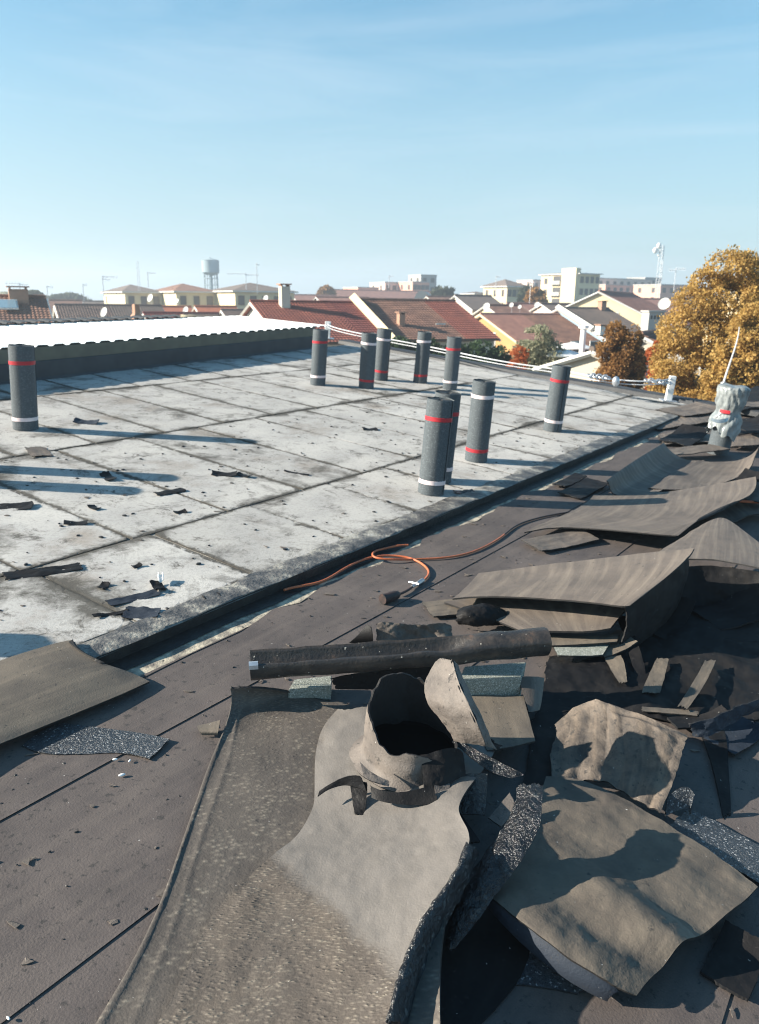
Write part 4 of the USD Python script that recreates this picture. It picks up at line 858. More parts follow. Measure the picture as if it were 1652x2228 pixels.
for i_, (lab, c_) in enumerate((  # brown pieces stand in for sunlight reaching the floor through gaps
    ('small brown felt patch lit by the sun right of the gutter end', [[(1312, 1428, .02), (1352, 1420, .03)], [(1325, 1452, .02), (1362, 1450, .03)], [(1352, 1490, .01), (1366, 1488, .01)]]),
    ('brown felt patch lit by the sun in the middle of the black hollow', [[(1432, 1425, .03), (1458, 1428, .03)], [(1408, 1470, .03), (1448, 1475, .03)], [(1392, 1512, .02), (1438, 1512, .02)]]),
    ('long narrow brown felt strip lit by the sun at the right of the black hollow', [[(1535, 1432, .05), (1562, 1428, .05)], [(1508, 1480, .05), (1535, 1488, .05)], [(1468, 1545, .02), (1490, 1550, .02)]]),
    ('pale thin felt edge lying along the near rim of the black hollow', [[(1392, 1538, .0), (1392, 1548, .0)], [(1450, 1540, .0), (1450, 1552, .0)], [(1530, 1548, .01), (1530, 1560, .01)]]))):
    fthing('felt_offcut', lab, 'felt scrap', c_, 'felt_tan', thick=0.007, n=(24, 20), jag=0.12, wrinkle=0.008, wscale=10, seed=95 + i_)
fthing('twisted_felt', 'twisted torn felt strip lying at the right edge below the black hollow', 'felt scrap', [
    [(1490, 1575, .08), (1500, 1600, .0)], [(1550, 1560, .12), (1550, 1600, .02)], [(1610, 1535, .14), (1605, 1570, .03)], [(1690, 1510, .14), (1690, 1540, .03)]], 'felt_blue_black', thick=0.008, n=(40, 14), jag=0.1, wrinkle=0.03, wscale=12, seed=70)
def crump(s, t):
    return 0.010 * np.abs(np.sin(t * 19 + 2.5 * s)) * np.clip(s * 3, 0, 1) + 0.004 * np.sin(s * 21 + 11 * t)
fthing('burnt_sheet', 'crumpled burnt felt sheet with a pale rim, standing above the wavy sheet', 'felt sheet', [
    [(1200, 1580, .0), (1246, 1540, .10), (1296, 1516, .19), (1342, 1536, .19), (1425, 1566, .21), (1504, 1602, .18)],
    [(1204, 1600, .0), (1262, 1562, .09), (1312, 1552, .15), (1350, 1560, .17), (1436, 1592, .19), (1500, 1622, .16)],
    [(1190, 1650, -.01), (1250, 1640, .02), (1316, 1640, .06), (1370, 1652, .09), (1430, 1676, .10), (1472, 1700, .09)],
    [(1195, 1715, -.02), (1255, 1702, -.02), (1312, 1706, .0), (1358, 1735, .01), (1402, 1758, .02), (1438, 1782, .02)]], 'felt_burnt', thick=0.009, n=(70, 80), jag=0.05, wrinkle=0.010, wscale=13, seed=71, extra=crump, bend=1)
def waves(s, t):
    return 0.028 * np.sin(s * 15 + 1.4 * t + 0.6) * np.clip((t - 0.0) * 2, 0, 1) * np.clip(s * 4, 0, 1) * np.exp(-((s - 0.34) / 0.3) ** 2)
fthing('wavy_sheet', 'large wavy tan felt sheet propped up in the lower right corner', 'felt sheet', [
    [(1062, 1948, .09), (1140, 2010, .12), (1225, 2075, .11), (1310, 2130, .08), (1386, 2168, .04)],
    [(1100, 1885, .08), (1185, 1945, .11), (1275, 2000, .11), (1365, 2050, .09), (1450, 2092, .06)],
    [(1140, 1810, .05), (1235, 1860, .06), (1330, 1915, .07), (1435, 1985, .07), (1515, 2038, .06)],
    [(1168, 1745, .02), (1275, 1790, .03), (1385, 1845, .04), (1495, 1920, .04), (1590, 1985, .04)],
    [(1185, 1690, .0), (1310, 1712, .01), (1425, 1775, .02), (1545, 1850, .02), (1652, 1930, .02)]], 'felt_wavy', thick=0.011, n=(90, 80), jag=0.01, wrinkle=0.010, wscale=10, seed=72, extra=waves)
fthing('curled_edge', 'bluish black felt strip curled under the near edge of the wavy sheet', 'felt strip', [  # blue sky-lit shade is put into the felt colour
    [(1066, 1938, .085), (1050, 1950, .05), (1056, 1968, .01)], [(1152, 2004, .105), (1128, 2018, .07), (1124, 2042, .02)], [(1237, 2068, .095), (1212, 2088, .06), (1206, 2112, .01)], [(1307, 2120, .07), (1288, 2140, .04), (1280, 2160, -.01)], [(1347, 2158, .03), (1330, 2168, .01), (1322, 2180, -.03)]], 'felt_blue_black', thick=0.008, n=(60, 16), jag=0.012, wrinkle=0.003, seed=73)
fthing('slate_strip', 'dark slate-granule strip along the right side of the wavy sheet', 'felt strip', [
    [(1440, 1790, -.03), (1530, 1850, -.03), (1620, 1905, -.03), (1700, 1955, -.03)], [(1490, 1752, -.03), (1570, 1790, -.03), (1640, 1830, -.03), (1700, 1860, -.03)]], 'slate_granules', thick=0.007, n=(20, 40), jag=0.08, wrinkle=0.008, seed=74)
fthing('slate_strip', 'slate-granule patch peeping out under the wavy sheet near the bottom edge', 'felt strip', [
    [(1085, 2140, -.045), (1180, 2150, -.045), (1260, 2165, -.045)], [(1120, 2060, -.045), (1220, 2090, -.045), (1300, 2130, -.045)]], 'slate_granules', thick=0.007, n=(20, 30), jag=0.06, wrinkle=0.004, seed=75)
fthing('bitumen_strip', 'glossy black sparkling bitumen strip between the collar and the wavy sheet', 'felt strip', [
    [(1120, 1704, .26), (1150, 1692, .28), (1184, 1694, .27)], [(1112, 1765, .23), (1145, 1765, .26), (1180, 1770, .27)], [(1078, 1822, .19), (1122, 1822, .23), (1170, 1812, .25)], [(1030, 1885, .14), (1080, 1888, .18), (1128, 1884, .19)], [(992, 1950, .09), (1030, 1958, .12), (1070, 1962, .12)], [(974, 2020, .04), (995, 2028, .06), (1020, 2030, .06)], [(971, 2062, .02), (976, 2066, .02), (986, 2064, .02)]], 'bitumen_gloss', thick=0.008, n=(90, 40), jag=0.05, wrinkle=0.016, wscale=16, seed=76)
fthing('black_felt', 'black tarred felt lying in the shade between the curled flap and the burnt sheet', 'felt sheet', [  # black sheet laid where the deep shadow falls
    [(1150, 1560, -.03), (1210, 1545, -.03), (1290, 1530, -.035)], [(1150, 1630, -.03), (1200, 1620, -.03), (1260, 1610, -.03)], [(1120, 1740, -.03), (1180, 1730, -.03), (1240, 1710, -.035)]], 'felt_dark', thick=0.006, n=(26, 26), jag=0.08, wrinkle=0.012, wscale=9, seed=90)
fthing('black_felt', 'black tarred felt at the bottom of the gap between collar and wavy sheet', 'felt sheet', [  # shade in the gap, put into a black sheet
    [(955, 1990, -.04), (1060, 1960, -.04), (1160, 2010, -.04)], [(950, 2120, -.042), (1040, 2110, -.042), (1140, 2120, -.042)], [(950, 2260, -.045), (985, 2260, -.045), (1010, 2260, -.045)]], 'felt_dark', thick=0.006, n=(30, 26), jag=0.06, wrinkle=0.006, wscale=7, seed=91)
fthing('bitumen_strip', 'glossy bitumen sliver running down right from the foot of the curled flap', 'felt strip', [
    [(978, 1612, .19), (990, 1602, .21)], [(1020, 1645, .18), (1040, 1632, .20)], [(1060, 1675, .16), (1085, 1655, .19)], [(1120, 1695, .14), (1150, 1690, .15)]], 'bitumen_gloss', thick=0.008, n=(40, 12), jag=0.06, wrinkle=0.012, wscale=18, seed=77)
fthing('felt_offcut', 'square glittering bitumen offcut right of the collar opening', 'felt scrap', [
    [(978, 1690, .12), (1018, 1682, .14), (1062, 1680, .13)], [(984, 1735, .09), (1020, 1735, .10), (1060, 1735, .10)], [(990, 1772, .06), (1022, 1772, .07), (1056, 1774, .07)]], 'bitumen_gloss', thick=0.008, n=(22, 22), jag=0.03, wrinkle=0.006, seed=78)
fthing('felt_offcut', 'pale brown broken felt chip beside the square bitumen offcut', 'felt scrap', [
    [(944, 1706, .16), (980, 1690, .16)], [(946, 1740, .13), (978, 1742, .13)]], 'felt_grey', thick=0.007, n=(10, 10), jag=0.08, wrinkle=0.004, seed=79)
fthing('felt_offcut', 'folded felt chip in the angle between the bitumen strip and the collar', 'felt scrap', [
    [(1060, 1780, .08), (1110, 1720, .12)], [(1090, 1800, .07), (1130, 1760, .10)]], 'felt_grey', thick=0.007, n=(12, 12), jag=0.08, wrinkle=0.008, seed=80)
fthing('felt_offcut', 'dark ragged chip at the right corner of the grey collar sheet', 'felt scrap', [
    [(978, 1752, .13), (1000, 1765, .14)], [(1000, 1800, .12), (1025, 1800, .13)], [(1025, 1835, .12), (1048, 1832, .12)]], 'felt_dark', thick=0.008, n=(16, 10), jag=0.08, wrinkle=0.01, seed=81)
fthing('felt_offcut', 'small brown folded tab at the left edge of the dimpled sheet', 'felt scrap', [
    [(428, 1578, -.02), (480, 1565, -.01)], [(432, 1590, -.02), (476, 1588, -.01)], [(440, 1600, -.045), (474, 1600, -.045)]], 'felt_tan', thick=0.006, n=(12, 14), jag=0.04, wrinkle=0.004, seed=82)
fthing('bent_felt', 'small hooked felt piece curling up beside the right corner of the burnt sheet', 'felt scrap', [
    [(1450, 1735, .05), (1445, 1780, -.02)], [(1490, 1712, .10), (1490, 1760, .0)], [(1512, 1730, .07), (1500, 1775, -.03)]], 'slate_granules', thick=0.008, n=(20, 16), jag=0.05, wrinkle=0.008, seed=83)

# ---------------------------------------------------------------- gas torch and hose
D0 = -STEP + 0.012
ht = thing('gas_torch', 'gas torch with orange hose lying on the brown roof beside the step', 'gas torch', RW(at(860, 1230, -STEP)))
h1 = [RW(at(x, y, D0 + .006)) for x, y in ((618, 1284), (650, 1276), (690, 1268), (735, 1246), (775, 1224), (812, 1212), (850, 1209), (890, 1214), (920, 1228), (933, 1245), (925, 1260), (915, 1268))]
h2 = [RW(at(x, y, D0 + .006 + k)) for x, y, k in ((888, 1186, 0), (862, 1188, 0), (835, 1194, 0), (812, 1203, .012), (815, 1212, .016), (850, 1217, .014), (900, 1217, 0), (960, 1214, 0), (1010, 1206, 0), (1058, 1188, 0), (1095, 1165, 0), (1125, 1143, 0), (1160, 1130, 0), (1215, 1118, 0), (1260, 1112, 0))]
tput('hose', tube(spline(h1, 120), 0.0095, 10), 'orange_rubber', ht, smooth=60)
h2s = spline(h2, 160)
tput('hose', tube(h2s[:98], 0.0090, 10), 'orange_rubber', ht, smooth=60)
tput('hose', tube(h2s[97:], 0.0086, 10), 'black_metal', ht, smooth=60, label='dark far end of the hose')
c1 = [RW(at(x, y, D0 + .012)) for x, y in ((920, 1262), (908, 1270), (896, 1277))]
tput('coupling', cat_([tube([c1[0], c1[1]], 0.018, 8), tube([c1[1], c1[2]], 0.013, 8), tube([RW(at(890, 1266, D0 + .02)), RW(at(912, 1271, D0 + .03))], 0.009, 6)]), 'brass', ht)
tput('lance', tube(spline([RW(at(x, y, D0 + .012)) for x, y in ((898, 1276), (880, 1288), (868, 1293))], 12), 0.010, 8), 'black_metal', ht)
b0, b1 = RW(at(870, 1292, D0 + .03)), RW(at(832, 1304, D0 + .03))
tput('burner', cat_([tube([b0 + (b1 - b0) * t for t in (0, 0.15, 0.3, 0.8, 1.0)], [0.012, 0.03, 0.037, 0.037, 0.04], 16)]), 'black_metal', ht)
he = [RW(at(x, y, .10)) for x, y in ((1608, 1090), (1640, 1092), (1700, 1096))]
put_ = tput('orange_hose_end', tube(spline(he, 20), 0.016, 8), 'orange_rubber', None, label='short orange hose length coming in at the right edge', cat='hose')

# ---------------------------------------------------------------- scraps on the pale roof
def scrap(name, label, x, y, lx, ly, yaw, h=0.02, mat='felt_dark', w=0.006, seed=0, base=0.0, cat='felt scrap', group=None, wr=0.015):
    c = at(x, y, base); ca, sa = math.cos(yaw), math.sin(yaw)
    C = np.array([[[c[0] + (i * lx) * ca - (j * ly) * sa, c[1] + (i * lx) * sa + (j * ly) * ca, base + w + h * (abs(i) * 1.2 + 0.3 * j) ] for j in (-.5, 0, .5)] for i in (-.5, 0, .5)])
    return fthing(name, label, cat, C, mat, px=False, thick=0.005, n=(12, 12), jag=0.15, wrinkle=wr, wscale=12, seed=seed, bend=2, group=group)
scr = [(292, 1303, .42, .10, 0.75, .03, 'felt_blue_black', 'long grey felt offcut pointing away on the pale roof near the step'),
       (308, 1335, .26, .17, 0.1, .02, 'felt_blue_black', 'flat grey felt offcut beside the long one near the step'),
       (240, 1338, .26, .04, 0.6, .02, 'felt_dark', 'thin dark felt sliver left of the two grey offcuts'),
       (345, 1280, .16, .10, 2.2, .06, 'felt_dark', 'dark crumpled felt scrap holding a white paper twist'),
       (298, 1234, .09, .05, 1.0, .03, 'felt_dark', 'small dark felt crumb left of the crack by the near corner'),
       (20, 1105, .45, .20, 0.4, .05, 'felt_dark', 'big ragged black felt scrap at the left edge'),
       (205, 1106, .15, .09, 2.4, .03, 'felt_dark', 'dark felt chip below the two roll shadows'),
       (165, 1140, .22, .09, 0.3, .03, 'felt_dark', 'dark flat felt chip low on the left of the pale roof'),
       (392, 1116, .14, .07, 0.7, .03, 'felt_dark', 'dark felt chip right of the shorter roll shadow'),
       (488, 1034, .30, .15, 0.2, .06, 'felt_dark', 'dark curled felt scrap in the middle of the pale roof'),
       (530, 1036, .20, .10, 2.7, .05, 'felt_dark', 'smaller dark scrap touching the curled one in the middle of the pale roof'),
       (645, 1030, .35, .05, -0.3, .01, 'felt_dark', 'thin dark felt sliver right of the curled scrap'),
       (188, 920, .35, .20, 0.1, .07, 'felt_blue_black', 'grey folded felt scrap right of the far left roll'),
       (85, 985, .45, .25, 2.2, .03, 'felt_sheet', 'brownish felt scrap in front of the far left roll'),
       (235, 1040, .30, .12, -0.9, .05, 'felt_dark', 'dark ragged scrap lying in the longer roll shadow'),
       (805, 935, .25, .15, 0.3, .03, 'felt_dark', 'dark felt scrap left of the nearest roll'),
       (370, 1072, .35, .12, 0.8, .02, 'felt_dark', 'dark dirt-covered scrap at the end of the shorter roll shadow'),
       (95, 1245, .60, .14, 0.6, .02, 'felt_dark', 'black earthy felt strip along the crack at the lower left'),
       (225, 1278, .12, .07, 1.5, .03, 'felt_dark', 'dark felt crumb above the long grey offcut'),
       (1010, 1072, .30, .10, 0.5, .03, 'bitumen_gloss', 'glossy black tar scrap at the foot of the nearest roll'),
       (460, 1300, .14, .06, 0.7, .03, 'felt_dark', 'black felt crumb on the edge strip above the step')]
for i, (x, y, lx, ly, yw, h, mt, lab) in enumerate(scr):
    scrap('felt_scrap', lab, x, y, lx, ly, yw, h, mt, seed=100 + i)
scrap('paper_scrap', 'white twisted paper scrap sticking up by the grey offcuts', 349, 1268, .03, .12, 0.3, .05, 'white_paint', w=0.03, seed=140, cat='paper scrap')
rs = np.random.default_rng(5)
crumbs = []
for k in range(520):                               # crumbs of felt and grit strewn over both roofs
    if k < 330: c = pq(rs.uniform(-2.5, 9), rs.uniform(0.05, 4.2) , 0.004)
    else: c = pq(rs.uniform(-3, 3.5), rs.uniform(-2.2, -0.2), -STEP + 0.004)
    s = rs.uniform(0.006, 0.026) * (1.0 if k < 330 else 0.45)
    b = trimesh.creation.icosphere(0, s); b.vertices *= np.array([1, rs.uniform(.4, 1), 0.4]); b.vertices = b.vertices @ spin(rs.uniform(0, 6)).T
    crumbs.append(trimesh.Trimesh(RW(b.vertices + c), b.faces, process=False))
tput('felt_crumbs', cat_(crumbs), 'bitumen_black', None, smooth=False, label='dark felt crumbs and grit strewn over both roof levels', cat='grit', kind='stuff')
fl = []
rs = np.random.default_rng(15)
for k in range(420):                               # thin torn flakes of felt among the sheets and on the brown roof
    c = pq(rs.uniform(-1.5, 6.5), -abs(rs.normal(1.6, 1.0)) - .25, -STEP + 0.006) if k < 300 else pq(rs.uniform(-2.5, 9), rs.uniform(.2, 6), .004)
    m_ = int(rs.integers(5, 8)); ang = np.sort(rs.uniform(0, 6.283, m_)); rad = rs.uniform(.3, 1, m_) * rs.uniform(.008, .030)
    top = np.c_[c[0] + rad * np.cos(ang) * 1.6, c[1] + rad * np.sin(ang), c[2] + rs.uniform(.001, .004, m_)]; top = np.vstack([top, c + [0, 0, .003]]); bot = top - [0, 0, .003]
    kk = np.arange(m_); k2 = (kk + 1) % m_; N_ = m_ + 1
    f_ = np.vstack([np.stack([kk, k2, np.full(m_, m_)], 1), np.stack([k2 + N_, kk + N_, np.full(m_, m_ + N_)], 1), np.stack([kk, kk + N_, k2 + N_], 1), np.stack([kk, k2 + N_, k2], 1)])
    fl.append(trimesh.Trimesh(RW(np.vstack([top, bot])), f_, process=False))
tput('felt_flakes', cat_(fl), 'felt_sheet', None, smooth=False, label='thin torn flakes of brown felt strewn among the sheets', cat='debris', kind='stuff')
for i, (x, y, s, lab) in enumerate(((265, 1686, .013, 'white pebble below the right end of the slate strip'), (282, 1655, .008, 'tiny white chip at the tip of the slate strip'), (18, 2215, .007, 'white speck at the bottom left corner of the brown roof'), (250, 1652, .010, 'tiny white chip under the slate strip'))):
    b = trimesh.creation.icosphere(1, s); b.vertices *= np.array([1.3, .6, .5]); b.vertices = b.vertices @ spin(0.5 + i).T + at(x, y, -STEP + 0.012)
    tput('white_chip', trimesh.Trimesh(RW(b.vertices), b.faces, process=False), 'white_paint', None, label=lab, cat='chip')

# ---------------------------------------------------------------- the town beyond
YAW = math.radians(27)
def dirs(yaw=YAW):
    return np.array([math.cos(yaw), math.sin(yaw), 0]), np.array([math.sin(yaw), -math.cos(yaw), 0])   # along the ridge; towards us, down the front slope
def slope(a0, a1, b0, b1, relief=True, period=0.27, course=0.38):
    """tiled slope: a0-a1 along the ridge, b0-b1 along the eave"""
    a0, a1, b0, b1 = (np.asarray(x, float) for x in (a0, a1, b0, b1))
    L, H = max(np.linalg.norm(a1 - a0), np.linalg.norm(b1 - b0)), np.linalg.norm((b0 + b1) / 2 - (a0 + a1) / 2)
    nx = int(min(360, max(2, L / period * 4))) if relief else 2
    nk = int(max(1, H / course)) if relief else 1
    n = np.cross(b1 - b0, a0 - b0); n /= np.linalg.norm(n); n = n if n[2] > 0 else -n
    s = np.linspace(0, 1, nx); rows = []
    for k in range(nk):
        rows += [(k / nk, 0.0), ((k + 0.999) / nk, 0.045 if relief else 0.0)]
    V = []
    for t, h in rows:
        p = (a0 + (b0 - a0) * t)[None] * (1 - s)[:, None] + (a1 + (b1 - a1) * t)[None] * s[:, None]
        V.append(p + n * (h + (0.05 * np.abs(np.sin(s * L / period * np.pi)) if relief else 0))[..., None] if relief else p + n * h)
    V = np.array(V).reshape(-1, 3); f = grid_faces(len(rows), nx)
    m_ = trimesh.Trimesh(V, f, process=False)
    if m_.face_normals[:, 2].mean() < 0: f = f[:, ::-1]
    # underside
    o = len(V); Q = np.array([a0, a1, b0, b1]) - n * 0.16
    V = np.vstack([V, Q, a0, a1, b0, b1])
    f = np.vstack([f, [[o, o + 1, o + 3], [o, o + 3, o + 2], [o + 2, o + 3, o + 7], [o + 2, o + 7, o + 6], [o, o + 2, o + 6], [o, o + 6, o + 4], [o + 1, o + 5, o + 7], [o + 1, o + 7, o + 3]]])
    return trimesh.Trimesh(V, f, process=False)
def prism(base, z0, z1):
    b = np.asarray(base, float); n = len(b); k = np.arange(n); k2 = (k + 1) % n
    v = np.vstack([np.c_[b[:, :2], np.full(n, z0)], np.c_[b[:, :2], np.full(n, z1)]])
    f = np.vstack([np.stack([k, k2, k2 + n], 1), np.stack([k, k2 + n, k + n], 1), [[n, n + i, n + i + 1] for i in range(1, n - 1)]])
    return trimesh.Trimesh(v, f, process=False)
def window(parent, c, along, out, w, h, mat='window_dark', frame='trim_white', sill=False):
    """a window: frame proud of the wall, dark pane set back in it"""
    ax = np.array([along, out, [0, 0, 1]])
    fr = [boxm(c + along * sx * (w / 2) + out * 0.03, (0.09, 0.08, h + 0.09), ax) for sx in (-1, 1)] + [boxm(c + np.array([0, 0, sz * h / 2]) + out * 0.03, (w - 0.09, 0.08, 0.09), ax) for sz in (-1, 1)]
    wf = tput('window', cat_(fr), frame, parent, smooth=False)
    tput('pane', boxm(c + out * 0.008, (w - 0.08, 0.012, h - 0.08), ax), mat, wf, smooth=False)
    if sill: tput('sill', boxm(c + out * 0.09 - [0, 0, h / 2 + 0.08], (w + 0.25, 0.18, 0.07), ax), 'trim_white', wf, smooth=False)
def chimney(parent, c, w, h, mat, cap='chimney_brick', yaw=YAW):
    a, b = dirs(yaw); ax = np.array([a, b, [0, 0, 1]])
    ch = tput('chimney', boxm(c + [0, 0, h / 2], (w, w, h), ax), mat, parent, smooth=False)
    tput('chimney_cap', cat_([boxm(c + [0, 0, h + 0.16], (w + 0.24, w + 0.24, 0.08), ax), boxm(c + a * w * .42 + [0, 0, h + 0.06], (.1, w, .12), ax), boxm(c - a * w * .42 + [0, 0, h + 0.06], (.1, w, .12), ax)]), cap, ch, smooth=False)
def gable(name, label, R0, R1, half, drop, wall, tile, cat='house', yaw=None, over=0.5, parts=1, relief=True, eave_z=None, windows=(), group=None, half2=None, verge='trim_white', gablewin=()):
    """house with a ridge from R0 to R1 (world points), slopes falling by drop over half"""
    R0, R1 = np.asarray(R0, float), np.asarray(R1, float).copy(); R1[2] = R0[2]
    a = R1 - R0; L = np.linalg.norm(a); a /= L; b = np.array([a[1], -a[0], 0])
    if b[1] > 0: b = -b
    half2 = half2 or half; d2 = drop * half2 / half
    t = thing(name, label, cat, [*((R0 + R1) / 2)[:2], 0], group)
    dz = np.array([0, 0, 1.0]); k = over / half
    ra, rb = R0 - a * over * .6, R1 + a * over * .6
    tiles = tile if isinstance(tile, (list, tuple)) else [tile]
    for i, tl in enumerate(tiles):
        p0, p1 = ra + (rb - ra) * i / len(tiles), ra + (rb - ra) * (i + 1) / len(tiles)
        fv = b * half * (1 + k) - dz * drop * (1 + k)
        tput('roof', slope(p0, p1, p0 + fv, p1 + fv, relief), tl, t, smooth=50)
    bv = -b * half2 * (1 + over / half2) - dz * d2 * (1 + over / half2)
    tput('back_roof', slope(ra, rb, ra + bv, rb + bv, False), tiles[0], t, smooth=False)
    tput('ridge', tube([ra + dz * .06, rb + dz * .06], 0.13, 8), tiles[0], t)
    c = [R0 + b * half, R1 + b * half, R1 - b * half2, R0 - b * half2]
    ez = R0[2] - drop; e2 = R0[2] - d2
    v = np.array([[*p[:2], 0] for p in c] + [[*c[0][:2], ez - .2], [*c[1][:2], ez - .2], [*c[2][:2], e2 - .2], [*c[3][:2], e2 - .2], [*R0[:2], R0[2] - .2], [*R1[:2], R1[2] - .2]])
    f = np.array([[0, 1, 5], [0, 5, 4], [2, 3, 7], [2, 7, 6], [1, 2, 6], [1, 6, 9], [1, 9, 5], [3, 0, 4], [3, 4, 8], [3, 8, 7]])
    tm = trimesh.Trimesh(v, f, process=False)
    if (np.cross(v[1] - v[0], v[5] - v[0]) @ b) < 0: tm.invert()
    tput('wall', tm, wall, t, smooth=False)
    ax = np.array([a, b, dz])
    for e_, sg in ((R0, -1), (R1, 1)):
        bars = []
        for vec in (b * half * (1 + k) - dz * drop * (1 + k), bv):
            p0, p1 = e_ + a * sg * over * .6 - dz * .12, e_ + a * sg * over * .6 + vec - dz * .12
            bars.append(tube([p0, p1], 0.12, 4))
        tput('verge_board', cat_(bars), verge, t, smooth=False)
    gp = R0 + b * half * (1 + k) - dz * (drop * (1 + k) + .05)
    tput('gutter', tube([gp, gp + a * L], 0.09, 6), 'wood_brown', t)
    for (s, z, w, h) in windows:
        window(t, R0 + a * L * s + b * half + dz * (z - R0[2]), a, b, w, h, sill=True)
    for (s, z, w, h) in gablewin:
        window(t, R0 + b * half * s + dz * (z - R0[2]) , b, -a, w, h, sill=True)
    return t, a, b, ez
def along(P0, yaw, px):
    """the point on a level line from P0 with that yaw that is seen at layout x"""
    a, _ = dirs(yaw); lo, hi = -5.0, 200.0
    for _ in range(60):
        mid = (lo + hi) / 2
        if pix(P0 + a * mid)[0] < px: lo = mid
        else: hi = mid
    return P0 + a * lo

# row of white and red roofed houses in the middle
D6 = 62
r6 = aw(555, 657, D6)
e6 = along(r6, YAW, 705)
t, a, b, ez = gable('row_house', 'white gabled house with red tiled roof and white chimney behind the corrugated roof', r6, e6, 6.6, 2.5, 'wall_white', 'tile_red', over=0.7, windows=((0.3, 4.2, 1.0, 1.3), (0.7, 4.2, 1.0, 1.3)), gablewin=((-0.3, 5.0, 0.9, 1.2),))
pc = r6 + (e6 - r6) * 0.36 + b * 0.9 - [0, 0, 0.5]
chimney(t, pc, 0.7, 1.7, 'wall_stone')
r7, e7 = along(r6, YAW, 708), along(r6, YAW, 774)
t, a, b, ez = gable('row_house', 'narrow house with dark maroon tiled roof between the white house and the yellow verge', r7, e7, 6.6, 2.5, 'wall_stone', 'tile_maroon', windows=((0.5, 4.2, 1.0, 1.3),))
r8, e8 = along(r6 + [0, 0, .25], YAW, 780), along(r6 + [0, 0, .25], YAW, 984)
t, a, b, ez = gable('row_house', 'long house with half brown half red tiled roof and a broad yellow verge', r8, e8, 6.6, 2.7, 'wall_stone', ['tile_brown', 'tile_brown', 'tile_red'], windows=tuple((s, 4.0, 1.0, 1.4) for s in (0.12, 0.3, 0.5, 0.68, 0.86)))
vg0, vg1 = r8 + [0, 0, .2], r8 + b * 7.3 - [0, 0, 2.95]
tput('yellow_verge', cat_([tube([vg0 - a * .45, vg1 - a * .45], 0.42, 4)]), 'wall_yellow', t, smooth=False)
chimney(t, r8 + (e8 - r8) * .17 + b * 4.6 - [0, 0, 1.95], .5, .9, 'chimney_brick')
tput('skylight', boxm(r8 + (e8 - r8) * .56 + b * 4.8 - [0, 0, 1.78], (.9, .06, .1), np.array([a, b, [0, 0, 1]])), 'trim_white', t, smooth=False)
# orange gabled house and its brown roof
r9 = aw(1050, 684, 84); e9 = along(r9, YAW, 1212)
t, a, b, ez = gable('orange_house', 'house with orange gable wall and wide brown tiled roof', r9, e9, 8.0, 3.0, 'wall_orange', ['tile_dusty', 'tile_brown'], windows=((0.3, 4.6, 1.1, 1.4), (0.6, 4.6, 1.1, 1.4), (.85, 4.6, 1.1, 1.4)), gablewin=((0.25, 5.2, 1.2, 1.5),), verge='wall_cream')
tput('balcony', boxm(r9 + b * 4.6 - a * .7 - [0, 0, 4.2], (1.2, 2.0, .9), np.array([a, b, [0, 0, 1]])), 'trim_white', t, smooth=False)
r10 = e9 + np.array([0.3, 0.15, 0.7]); e10 = along(r10, YAW, 1320)
t, a, b, ez = gable('blue_house', 'house with blue shaded wall and broad white verge on its brown roof', r10, e10, 8.0, 3.0, 'wall_blue', 'slate_brown', windows=((0.35, 4.6, 1.0, 1.4), (0.75, 4.6, 1.0, 1.4)))
tput('white_verge', tube([r10 - a * .35 + [0, 0, .1], r10 - a * .35 + b * 6.0 - [0, 0, 2.1]], 0.36, 4), 'trim_white', t, smooth=False)
chimney(t, r10 + b * 7.0 - a * .2 - [0, 0, 2.6], .8, .9, 'trim_white')
chimney(t, r10 + (e10 - r10) * .85 + b * .3 - [0, 0, .4], .7, 1.1, 'chimney_brick')
# cream gable house
c0 = aw(1304, 634, 100); yaw4 = math.radians(62); a4, b4 = dirs(yaw4)
t, a, b, ez = gable('cream_house', 'large cream gabled house with red roof left of the golden tree', c0, c0 + a4 * 22, 8.6, 4.0, 'wall_cream', 'tile_dusty', half2=8.6, windows=((.15, 6, 1.2, 1.5), (.4, 6, 1.2, 1.5)), gablewin=((-.15, 8.2, .8, .8), (.25, 7.4, .9, 1.2), (-.5, 7.0, .9, 1.2)))
# left roofs
r1 = aw(-60, 645, 56); e1 = along(r1, YAW, 92)
t, a, b, ez = gable('red_roof_house', 'house at the left edge with red-brown tiled roof, brick chimney and skylight', r1, e1, 6.4, 2.6, 'wall_stone', 'tile_brown', over=.4)
chimney(t, e1 - a * 1.6 + b * .5 - [0, 0, .45], 1.25, 1.0, 'chimney_brick')
sk = r1 + (e1 - r1) * .47 + b * 1.9 - [0, 0, .62]; sl_ = (b * 6.4 - np.array([0, 0, 2.6])); sl_ /= np.linalg.norm(sl_); nn = np.cross(a, sl_); nn = nn if nn[2] > 0 else -nn
tput('skylight', boxm(sk + nn * .12, (1.3, 1.6, .1), np.array([a, sl_, nn])), 'trim_white', t, smooth=False)
tput('skylight_pane', boxm(sk + nn * .17, (1.1, 1.4, .06), np.array([a, sl_, nn])), 'sky_glass', t, smooth=False)
r2 = aw(125, 664, 82); e2 = along(r2, YAW, 345)
gable('long_house', 'long low house with dark grey-brown roof right of the left-edge roof', r2, e2, 6.0, 2.3, 'wall_stone', ['tile_grey_brown', 'slate_brown'])
r2 = aw(318, 682, 74); e2 = along(r2, YAW, 470)
gable('long_house', 'low house with dark maroon roof just behind the corrugated roof', r2, e2, 5.5, 1.9, 'wall_stone', ['tile_maroon', 'tile_grey_brown'])
